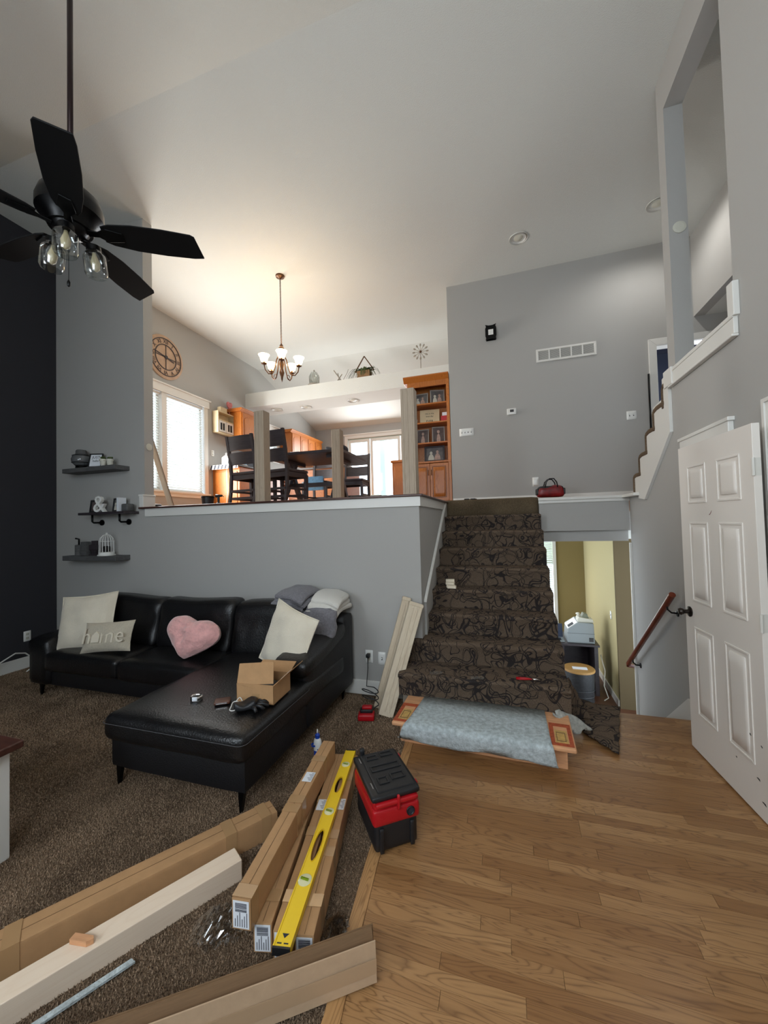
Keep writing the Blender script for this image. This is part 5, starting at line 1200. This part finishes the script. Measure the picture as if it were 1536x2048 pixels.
# local: x -> along wall (+y world), y -> up, z -> into the room
MB().lathe([(.36, 0), (.36, .018), (.345, .024), (.001, .024)], 56).build('clock_face', CLOCKW, ck, smooth='auto')
for r in (.305, .205): MB().lathe([(r-.006, .022), (r-.006, .034), (r+.006, .034), (r+.006, .022)], 56, cap=False).build('iron_ring', DARKW, ck, smooth='auto')
for q in range(12):
    a = PI/2-q*PI/6; s_ = ['XII', 'I', 'II', 'III', 'IV', 'V', 'VI', 'VII', 'VIII', 'IX', 'X', 'XI'][q]
    v_, f_ = text_mesh(s_, .085, .002); MB().add(v_, f_, Rz(a-PI/2) @ T(0, .255, .027)).build('numeral', DARKW, ck)
for q in (0, 1, 2, 3): MB().box(-.006, .006, .03, .20, .025, .031, Rz(q*PI/2)).build('spoke', DARKW, ck)
MB().box(-.007, .007, -.04, .24, .034, .038, Rz(math.radians(80))).build('minute_hand', DARKW, ck); MB().box(-.009, .009, -.03, .16, .034, .038, Rz(math.radians(-104))).build('hour_hand', DARKW, ck)
MB().lathe([(.03, .03), (.03, .042), (.001, .044)], 20).build('hub', DARKW, ck, smooth='auto')

# ---- cream wall cabinet box with little doors, pink ornament
wcx = thing('wall_shelf_box', 'cream wooden wall cubby with two tiny window doors beside the dining window', 'shelf', (-5.24, 6.24, 3.38))
y0, y1, z0, z1 = -.22, .24, 0, .42
MB().frame((y0, y1, z0, z1), (y0+.02, y1-.02, z0+.02, z1-.02), -.065, .075, 'x').build('box_frame', CREAMW, wcx, bevel=.003)
MB().box(-.065, -.055, y0, y1, z0, z1).build('back_board', CREAMW, wcx); MB().box(-.065, .070, y0+.02, y1-.02, .24, .26).build('shelf', CREAMW, wcx)
for a, b in ((y0+.025, .005), (.015, y1-.025)):
    d = MB().frame((a, b, .025, .235), (a+.035, b-.035, .06, .20), .060, .076, 'x').build('little_door', PLAST, wcx, bevel=.002)
    MB().box(.060, .064, a+.035, b-.035, .06, .20).build('dark_pane', BLACKP, d); MB().box(.064, .074, (a+b)/2-.004, (a+b)/2+.004, .06, .20).build('muntin', PLAST, d)
tag(MB().box(-5.27, -5.19, 6.12, 6.30, 3.801, 3.90).build('small_sign', CREAMW, None, bevel=.003), 'small cream lettered block standing on the wall cubby', 'sign')
t = thing('heart_ornament', 'faded red heart on a stick standing on the wall cubby', 'ornament', (-5.23, 6.42, 3.801))
MB().tube([(0, 0, 0), (0, 0, .16)], .008, 6).build('stick', PINKO, t); MB().box(-.03, .03, -.03, .03, 0, .012).build('foot', PINKO, t)
hp = [(.075*16*math.sin(q)**3/16, .20+.006*(13*math.cos(q)-5*math.cos(2*q)-2*math.cos(3*q)-math.cos(4*q))) for q in np.linspace(0, 2*PI, 25)[:-1]]
MB().prism(hp, -.012, .012, 'x').build('heart', PINKO, t)

# ---- kitchen wall cabinets
def wall_cab(y0, y1, z0, z1, nd, lab, xf=-4.98):
    t = thing('wall_cabinet', lab, 'cabinet', ((-5.31+xf)/2, (y0+y1)/2, z0))
    MB().box(-5.308, xf, y0, y1, z0, z1-.04).build('carcass', OAKC, t, world=True, bevel=.002)
    MB().prism([(-5.308, z1-.06), (xf+.0, z1-.06), (xf+.05, z1-.01), (xf+.05, z1+.01), (-5.308, z1+.01)], y0-.05, y1, 'y').build('crown_moulding', OAKC, t, world=True, bevel=.003)
    w = (y1-y0)/nd
    for k_ in range(nd):
        a, b = y0+w*k_+.02, y0+w*(k_+1)-.01
        d = MB().box(xf, xf+.018, a, b, z0+.02, z1-.08).build('door', OAKC, t, world=True, bevel=.003)
        # cathedral-arched raised panel
        m_, hw_ = (a+b)/2, (b-a)/2-.05; zt = z1-.16
        P = [(a+.05, z0+.07), (b-.05, z0+.07), (b-.05, zt-.06)]+[(m_+hw_*math.cos(q), zt-.06+.07*math.sin(q)**.8) for q in np.linspace(.25, PI-.25, 9)]+[(a+.05, zt-.06)]
        MB().prism(P, xf+.016, xf+.026, 'x').build('raised_panel', OAKC, d, world=True, bevel=.005)
    return t
wall_cab(6.46, 7.36, 3.16, 3.93, 2, 'honey oak wall cabinet nearest the wall cubby')
wall_cab(8.36, 10.0, 3.16, 3.93, 4, 'honey oak wall cabinet beyond the small kitchen window')
# base cabinets and counters
bc_ = thing('base_cabinet', 'honey oak base cabinet at the near end of the kitchen wall', 'cabinet', (-4.98, 6.4, UPZ))
MB().box(-5.305, -4.70, 6.02, 7.5, UPZ+.09, 2.68).build('carcass', OAKC, bc_, world=True, bevel=.003); MB().box(-5.3, -4.76, 6.06, 7.5, UPZ, UPZ+.09).build('toe_kick', DARKW, bc_, world=True)
MB().box(-5.25, -4.75, 6.008, 6.022, UPZ+.16, 2.60).build('end_panel', OAKC, bc_, world=True, bevel=.004)
bc2 = thing('base_cabinet', 'honey oak base cabinet run under the far wall cabinets', 'cabinet', (-4.98, 8.8, UPZ))
MB().box(-5.305, -4.70, 7.52, 10.0, UPZ+.09, 2.68).build('carcass', OAKC, bc2, world=True); MB().box(-5.3, -4.76, 7.52, 10.0, UPZ, UPZ+.09).build('toe_kick', DARKW, bc2, world=True)
for k_ in range(5):
    a, b = 7.54+.49*k_, 7.54+.49*k_+.47; d = MB().box(-4.70, -4.682, a, b, UPZ+.12, 2.48).build('door', OAKC, bc2, world=True, bevel=.003)
    MB().box(-4.70, -4.682, a, b, 2.50, 2.66).build('drawer', OAKC, bc2, world=True, bevel=.003)
tag(MB().box(-5.305, -4.66, 5.96, 10.0, 2.681, 2.715).build('kitchen_counter', mat('dark_laminate', (60, 56, 54), .3), None, bevel=.006), 'dark kitchen counter running along the left kitchen wall', 'counter')
bl_ = thing('kitchen_island', 'honey oak kitchen island seen between the dining chairs', 'island', (-3.4, 7.2, UPZ))
MB().box(-4.2, -2.95, 6.9, 7.7, UPZ, 2.66).build('carcass', OAKC, bl_, world=True); MB().box(-4.25, -2.9, 6.85, 7.75, 2.66, 2.70).build('island_top', mat('island_top', (70, 60, 54), .35), bl_, world=True, bevel=.005)
for k_ in range(3): MB().box(-4.15+.40*k_, -3.80+.40*k_, 6.888, 6.90, UPZ+.1, 2.6).build('panel', OAKC, bl_, world=True, bevel=.004)
# striped cloth on a side cart below the window
ct = thing('striped_cloth', 'white cloth with dark diagonal stripes hanging over the counter end', 'cloth', (-4.98, 6.0, 2.717))
MB().box(-.32, .32, -.075, .22, 0, .006).build('cloth_top', STRIPE, ct); MB().box(-.32, .32, -.078, -.072, -.075, .006).build('cloth_drop', STRIPE, ct)
for k_ in range(8): x = -.30+.08*k_; MB().prism([(x, -.073), (x+.035, -.073), (x+.060, .004), (x+.025, .004)], -.0815, -.078, 'y').build('stripe', INK, ct)
def lantern(x, y, z, lab):
    t = thing('white_lantern', lab, 'lantern', (x, y, z), .2)
    MB().box(-.06, .06, -.06, .06, 0, .015).build('base', PLAST, t)
    for sx in (-.05, .05):
        for sy_ in (-.05, .05): MB().box(sx-.007, sx+.007, sy_-.007, sy_+.007, .015, .15).build('corner_post', PLAST, t)
    MB().box(-.045, .045, -.045, .045, .015, .15).build('glass', clear_mat('lantern_glass', (240, 244, 246), .1), t)
    MB().lathe([(.085, .15), (.07, .165), (.03, .20), (.012, .205), (.012, .22)], 4, Rz(PI/4)).build('roof', PLAST, t); MB().tube([(.015*math.cos(q), 0, .235+.015*math.sin(q)) for q in np.linspace(0, 2*PI, 13)[:-1]], .003, 5, closed=True).build('ring', PLAST, t)
lantern(-5.06, 6.10, 2.726, 'white lantern with pitched roof on the striped cloth')
tag(MB().box(-4.92, -4.72, 6.24, 6.52, 2.716, 2.87).build('dark_box', INK, None, bevel=.004), 'dark box on the kitchen counter behind the white lantern', 'box')
tag(MB().box(-4.78, -4.67, 6.02, 6.20, 2.726, 2.80).build('blue_carton', BLUEBOX, None, bevel=.004), 'pale blue carton on the counter right of the white lantern', 'carton')
plate('wall_outlet', 'white wall outlet above the kitchen counter near the window casing', -5.308, 6.02, 2.98, face='+x')
tag(MB().tube([(-4.95, 5.99, 2.70), (-4.96, 5.98, 2.5), (-4.93, 5.97, 2.2), (-4.95, 5.93, UPZ+.02)], .006, 6).build('hanging_cable', PLAST, None, smooth=True), 'white cord hanging down the near base cabinet end', 'cord')
# things on the dining floor edge
bb = at(343, 1012, y=3.60); bt = Vector((-4.62, 3.60, 4.05))
M, L_ = bar_between(None, (bb.x, 3.60, UPZ+.003), (-4.46, 3.56, 3.72), 0, 0, 0)
t = thing('leaning_board', 'long narrow board leaning across the dining window', 'board', M.translation, rot=M.to_3x3()); MB().box(-.03, .03, -.01, .01, 0, L_).build('board', POSTW, t, bevel=.002); MB().box(-.03, .03, .010, .018, 0, L_).build('backing_strip', WALNUT, t)
k9 = at(412, 1003, y=3.75); t = thing('waste_bin', 'black glossy bin on the dining floor under the window', 'bin', (k9.x, 3.78, UPZ)); MB().lathe([(.058, 0), (.07, .10), (.073, .13), (.066, .13), (.058, .02), (.001, .02)], 20).build('bin_body', BLACKP, t, smooth='auto'); MB().lathe([(.074, .118), (.076, .128), (.074, .134)], 20, cap=False).build('bin_rim', BLACKM, t)
k9 = at(437, 1003, y=3.62); t = thing('power_drill', 'black drill standing upright on the dining floor edge', 'drill', (k9.x, 3.62, UPZ+.002)); MB().lathe([(.028, 0), (.026, .03), (.013, .04), (.014, .09), (.012, .11)], 12).build('handle', BLACKP, t, smooth='auto'); MB().tube([(-.03, 0, .115), (.05, 0, .115)], [.02, .012], 10).build('drill_body', BLACKP, t, smooth=True); MB().tube([(.05, 0, .115), (.075, 0, .10)], .004, 6).build('drill_bit', STEEL, t)
k9 = at(312, 1008, y=3.75); tag(MB().rbox(k9.x-.05, k9.x+.05, 3.70, 3.80, UPZ, UPZ+.07, .02, 5).build('black_pouch', BLACKP, None, smooth=True), 'small black pouch on the dining floor by the column', 'pouch')
for px, lab, w in ((715, 'small dark box on the floor edge by the sliding door', .07), (752, 'small white box on the floor edge by the sliding door', .05)):
    k9 = at(px, 990, y=3.75); tag(MB().rbox(k9.x-w, k9.x+w, 3.72, 3.80, UPZ, UPZ+.05, .008, 4).build('small_box', BLACKP if px == 715 else PUTTY, None, smooth=True), lab, 'box')

# ---- dining furniture
def chair(loc, rz, lab, topz=.97, W_=.45):
    t = thing('dining_chair', lab, 'chair', loc, rz, 'dark dining chairs around the table')
    w = W_/2; zs = .46                                   # local: back at y=-.22, seat towards +y
    for sx in (-1, 1):
        P = [(sx*(w-.02), -.24, .0), (sx*(w-.02), -.20, .25), (sx*(w-.02), -.19, zs), (sx*(w-.02), -.215, .72), (sx*(w-.02), -.265, topz)]
        b = MB()
        for a_, b_ in zip(P, P[1:]): b.prism([(a_[1]-.017, a_[2]), (a_[1]+.017, a_[2]), (b_[1]+.015, b_[2]), (b_[1]-.015, b_[2])], sx*(w-.02)-.019, sx*(w-.02)+.019, 'x')
        b.build('back_post', DARKW, t)
        MB().prism([(.18, 0), (.205, 0), (.215, zs-.03), (.165, zs-.03)], sx*(w-.02)-.019, sx*(w-.02)+.019, 'x').build('leg', DARKW, t)
        for zz in (.12, .22): MB().box(sx*(w-.02)-.01, sx*(w-.02)+.01, -.20, .18, zz, zz+.028).build('side_stretcher', DARKW, t)
    def slat(z0, z1):
        n = 8; vs = []; y_ = lambda z: -.19-.075*max(0, (z-zs)/(topz-zs))**1.3
        for j in range(n):
            for zz in (z0, z1):
                for dy in (-.009, .009): vs.append((-w+.03+(2*w-.06)*j/(n-1), y_(zz)-.02*math.sin(PI*j/(n-1))+dy, zz))
        fs = []
        for j in range(n-1): o_ = j*4; fs += [(o_, o_+4, o_+6, o_+2), (o_+1, o_+3, o_+7, o_+5), (o_, o_+1, o_+5, o_+4), (o_+2, o_+6, o_+7, o_+3)]
        fs += [(0, 2, 3, 1), (4*n-4, 4*n-3, 4*n-1, 4*n-2)]
        MB().add(vs, fs).build('back_slat', DARKW, t, smooth='auto')
    slat(.775, topz-.01); slat(.585, .745)
    MB().rbox(-w, w, -.20, .22, zs-.01, zs+.035, .015, 5).build('seat', DARKW, t, smooth=True)
    MB().frame((-w+.01, w-.01, -.19, .21), (-w+.03, w-.03, -.17, .19), zs-.07, zs-.01, 'z').build('seat_apron', DARKW, t)
    for zz in (.12, .22): MB().box(-w+.03, w-.03, -.225, -.205, zz, zz+.03).build('back_stretcher', DARKW, t)
    MB().box(-w+.03, w-.03, .185, .20, .15, .18).build('front_stretcher', DARKW, t)
    return t
ca_p = at(486, 930, y=4.30); cb_p = at(549, 930, y=4.30)
ch1 = chair((ca_p.x, 4.52, UPZ), -.10, 'dark wooden dining chair at the left, its slatted back to the camera', .97, .46)
ch2 = chair((cb_p.x+.02, 4.50, UPZ), -.16, 'dark wooden dining chair behind the left raw post, its back to the camera', .985, .46)
d3_ = dup(ch1, (-2.42, 6.02, UPZ), PI+.05, 'dark dining chair on the kitchen side of the trestle table, right one')
d4_ = dup(ch1, (-3.05, 6.02, UPZ), PI, 'dark dining chair on the kitchen side of the trestle table, left one')
# table
tb_ = thing('dining_table', 'dark trestle dining table with slab top behind the chairs', 'table', (-2.68, 5.22, UPZ), .02)
MB().box(-.62, .55, -.52, .52, .735, .775).build('table_top', DARKW, tb_, bevel=.004)
for sx in (-.62, .55): MB().box(sx-.05, sx+.05, -.52, .52, .738, .778).build('breadboard_end', DARKW, tb_, bevel=.004)
for sx in (-.42, .36):
    for sg in (-1, 1): 
        g = MB(); g.prism([(sg*.34, 0), (sg*.26, 0), (-sg*.16, .70), (-sg*.08, .70)], sx-.03+.015*sg, sx+.03+.015*sg, 'x'); g.build('trestle_leg', DARKW, tb_, bevel=.003)
    MB().box(sx-.04, sx+.04, -.36, .36, .69, .735).build('trestle_bar', DARKW, tb_)
MB().box(-.42, .36, -.03, .03, .33, .39).build('stretcher', DARKW, tb_)
tz = UPZ+.776
def on_table(px, py, y=5.0): return at(px, py, y=y)
tag(MB().rbox(-2.42, -2.12, 4.95, 5.15, tz+.0, tz+.10, .045, 8, 0, lambda p, u, v, w: (p.x, p.y, p.z+.02*math.sin(25*p.x)*w)).build('dark_bag', INK, None, smooth=True), 'crumpled dark bag on the right end of the dining table', 'bag')
tag(MB().rbox(-2.78, -2.52, 4.92, 5.12, tz, tz+.03, .012, 5).build('folded_jacket', BLACKP, None, smooth=True), 'folded black cloth on the middle of the dining table', 'cloth')
tag(MB().box(-2.98, -2.84, 4.95, 5.10, tz, tz+.06).build('paper_stack', PAPER, None, bevel=.004), 'small white stack of papers on the left of the dining table', 'papers')
tag(MB().box(-3.16, -3.05, 5.0, 5.1, tz, tz+.05).build('spice_box', REDL, None), 'small reddish box on the dining table by the second chair', 'box')
yb_ = at(655, 985, y=5.6); tag(MB().box(yb_.x-.12, yb_.x+.12, 6.45, 6.62, UPZ, UPZ+.18).build('yellow_bin', YEL, None, bevel=.01), 'yellow tote on the floor beneath the dining table', 'tote')
bk = at(600, 945, y=5.1); tag(MB().box(-2.98, -2.70, 5.45, 5.475, 2.10, 2.32).build('blue_box', BLUEBOX, None, bevel=.003), 'pale blue packet on the seat of the chair beyond the table', 'packet')

# ---- outdoors through the slider
t = thing('bare_shrub', 'bare-branched shrub outside the sliding door', 'shrub', (-3.2, 13.0, .5)); rg = np.random.default_rng(5); br = MB()
for q in range(46):
    a = rg.random()*2*PI; L_ = 1.6+.9*rg.random(); s_ = .25+.5*rg.random(); P = [(0, 0, 0)]
    for i in range(1, 5): P.append((math.cos(a)*s_*i*.28+.05*rg.random(), math.sin(a)*s_*i*.2, L_*i/4))
    br.tube(P, [.018, .013, .009, .006, .003], 4)
    for i in (2, 3): b_ = a+1-2*rg.random(); br.tube([P[i], (P[i][0]+.25*math.cos(b_), P[i][1]+.1, P[i][2]+.35)], [.006, .002], 4)
br.build('branches', mat('bare_branch', (150, 136, 124), .9), t)['kind'] = 'stuff'
MB().ball((0, 0, .1), .25, 10, (1, 1, .5)).build('leaf_litter', GRASS, t)
tag(MB().box(-3.86, -3.70, 12.0, 12.15, .5, 5.2).build('porch_post', mat('pale_green_post', (190, 206, 196), .7), None), 'pale green porch post outside the sliding door', 'post')

# ---- study below
dk = thing('study_desk', 'dark wooden desk in the lower study', 'desk', (.9, 6.75, -1.1))
MB().box(.35, 1.28, 6.42, 7.10, -.375, -.345).build('desk_top', DARKW, dk, world=True, bevel=.004)
MB().box(.40, .80, 6.45, 7.05, -1.1, -.375).build('drawer_pedestal', DARKW, dk, world=True); MB().box(1.21, 1.26, 6.45, 7.08, -1.1, -.375).build('side_panel', DARKW, dk, world=True); MB().box(.8, 1.21, 7.0, 7.02, -1.0, -.375).build('modesty_panel', DARKW, dk, world=True)
for k_ in range(3): MB().box(.42, .78, 6.438, 6.45, -1.06+.22*k_, -.87+.22*k_).build('drawer', DARKW, dk, world=True, bevel=.004)
pr = thing('laser_printer', 'large pale grey printer standing on the study desk', 'printer', (1.03, 6.62, -.344))
g = MB(); g.prism([(-.18, 0), (.20, 0), (.19, .30), (-.02, .31), (-.16, .21)], -.14, .26, 'y'); g.build('printer_body', GREYP, pr, bevel=.008)
MB().prism([(-.168, .205), (-.03, .305), (-.012, .295), (-.155, .195)], -.10, .22, 'y').build('control_panel', PLAST, pr); MB().prism([(-.150, .219), (-.075, .273), (-.070, .268), (-.145, .214)], -.08, .05, 'y').build('screen', INK, pr)
MB().box(.12, .18, -.144, -.139, .03, .09).build('side_vent', PLASTD, pr)
MB().box(-.178, .198, -.143, -.139, .145, .148).build('panel_seam', PLASTD, pr)
ph = thing('desk_telephone', 'ivory desk telephone resting on top of the grey printer', 'telephone', (1.12, 6.60, -.04))
MB().prism([(-.11, 0), (.11, 0), (.10, .05), (-.09, .08), (-.11, .05)], -.08, .10, 'y').build('phone_body', PUTTY, ph, bevel=.006); MB().prism([(-.05, .075), (.05, .06), (.03, .12), (-.02, .13)], -.05, .08, 'y').build('handset_cradle', mat('olive_screen', (116, 120, 100), .5), ph); MB().tube([(-.10, -.06, .10), (-.08, .0, .12), (-.10, .07, .10)], .016, 8).build('handset', PUTTY, ph, smooth=True)
lp = thing('laptop', 'open laptop on the study desk left of the printer', 'laptop', (.655, 6.60, -.344))
MB().box(-.16, .16, -.11, .11, 0, .018).build('keyboard_base', GREYP, lp, bevel=.003); MB().box(-.16, .16, 0, .012, 0, .21, T(0, .10, .015) @ Rx(-.15)).build('lid', LAPTOP, lp, bevel=.003)
MB().box(-.12, .12, -.08, .05, .0185, .020).build('keys', INK, lp)
bk_ = at(1158, 1337, y=6.1)
bs_ = thing('storage_basket', 'round dark storage basket with wooden lid in the lower hall', 'basket', (bk_.x, 6.10, -1.098)); bh = bk_.z+1.098
MB().lathe([(.165, 0), (.175, .02), (.195, bh-.03), (.195, bh-.012)], 32).build('basket_body', TINM, bs_, smooth='auto'); MB().lathe([(.205, bh-.015), (.205, bh+.005), (.198, bh+.012), (.001, bh+.012)], 32).build('lid', LIDW, bs_, smooth='auto')
for zz in (.08, .16, .24): MB().lathe([(.18+.05*zz, zz), (.184+.05*zz, zz+.006), (.18+.05*zz, zz+.012)], 32, cap=False).build('hoop', TINM, bs_)
tag(MB().box(bk_.x-.09, bk_.x+.10, 6.03, 6.11, -1.098+bh+.0125, -1.098+bh+.020).build('notepad', PAPER, None), 'white notepad lying on the wooden basket lid', 'notepad')
plate('light_switch', 'white switch plate on the yellow study wall', 1.438, 6.40, .12, kind='switch', face='-x')
cbp = [(1.30, 6.5, -.5), (1.33, 6.4, -.7), (1.30, 6.35, -.9), (1.34, 6.3, -1.05), (1.28, 6.28, -1.085)]
tag(MB().tube(cbp, .008, 6).build('cable_bundle', PUTTY, None, smooth=True), 'loose pale cables hanging beside the study desk', 'cable')

# repeats carry a shared group phrase
GROUPS = {'spindle_carton': 'narrow cartons beside the toolbox', 'railing_post': 'raw wooden posts along the floor edge', 'newel_post': 'unfinished posts leaning by the stairs',
          'recessed_light': 'recessed ceiling lights', 'floating_shelf': 'grey floating shelves on the alcove wall', 'framed_photo': 'framed photographs', 'framed_portrait': 'portraits in the bookcase',
          'light_switch': 'wall switch plates', 'wall_outlet': 'wall outlets', 'wood_block': 'small white blocks on the stairs', 'wall_cabinet': 'honey oak wall cabinets', 'base_cabinet': 'honey oak base cabinets',
          'plant_pot': 'flowerpots on the top shelf', 'throw_pillow': 'cream throw pillows on the sofa', 'plastic_scrap': 'plastic scraps on the second step', 'plastic_wrap': 'crumpled plastic wrap on the carpet'}
for o in bpy.data.objects:
    if o.parent is None and 'label' in o and o.name.split('.')[0] in GROUPS: o['group'] = GROUPS[o.name.split('.')[0]]
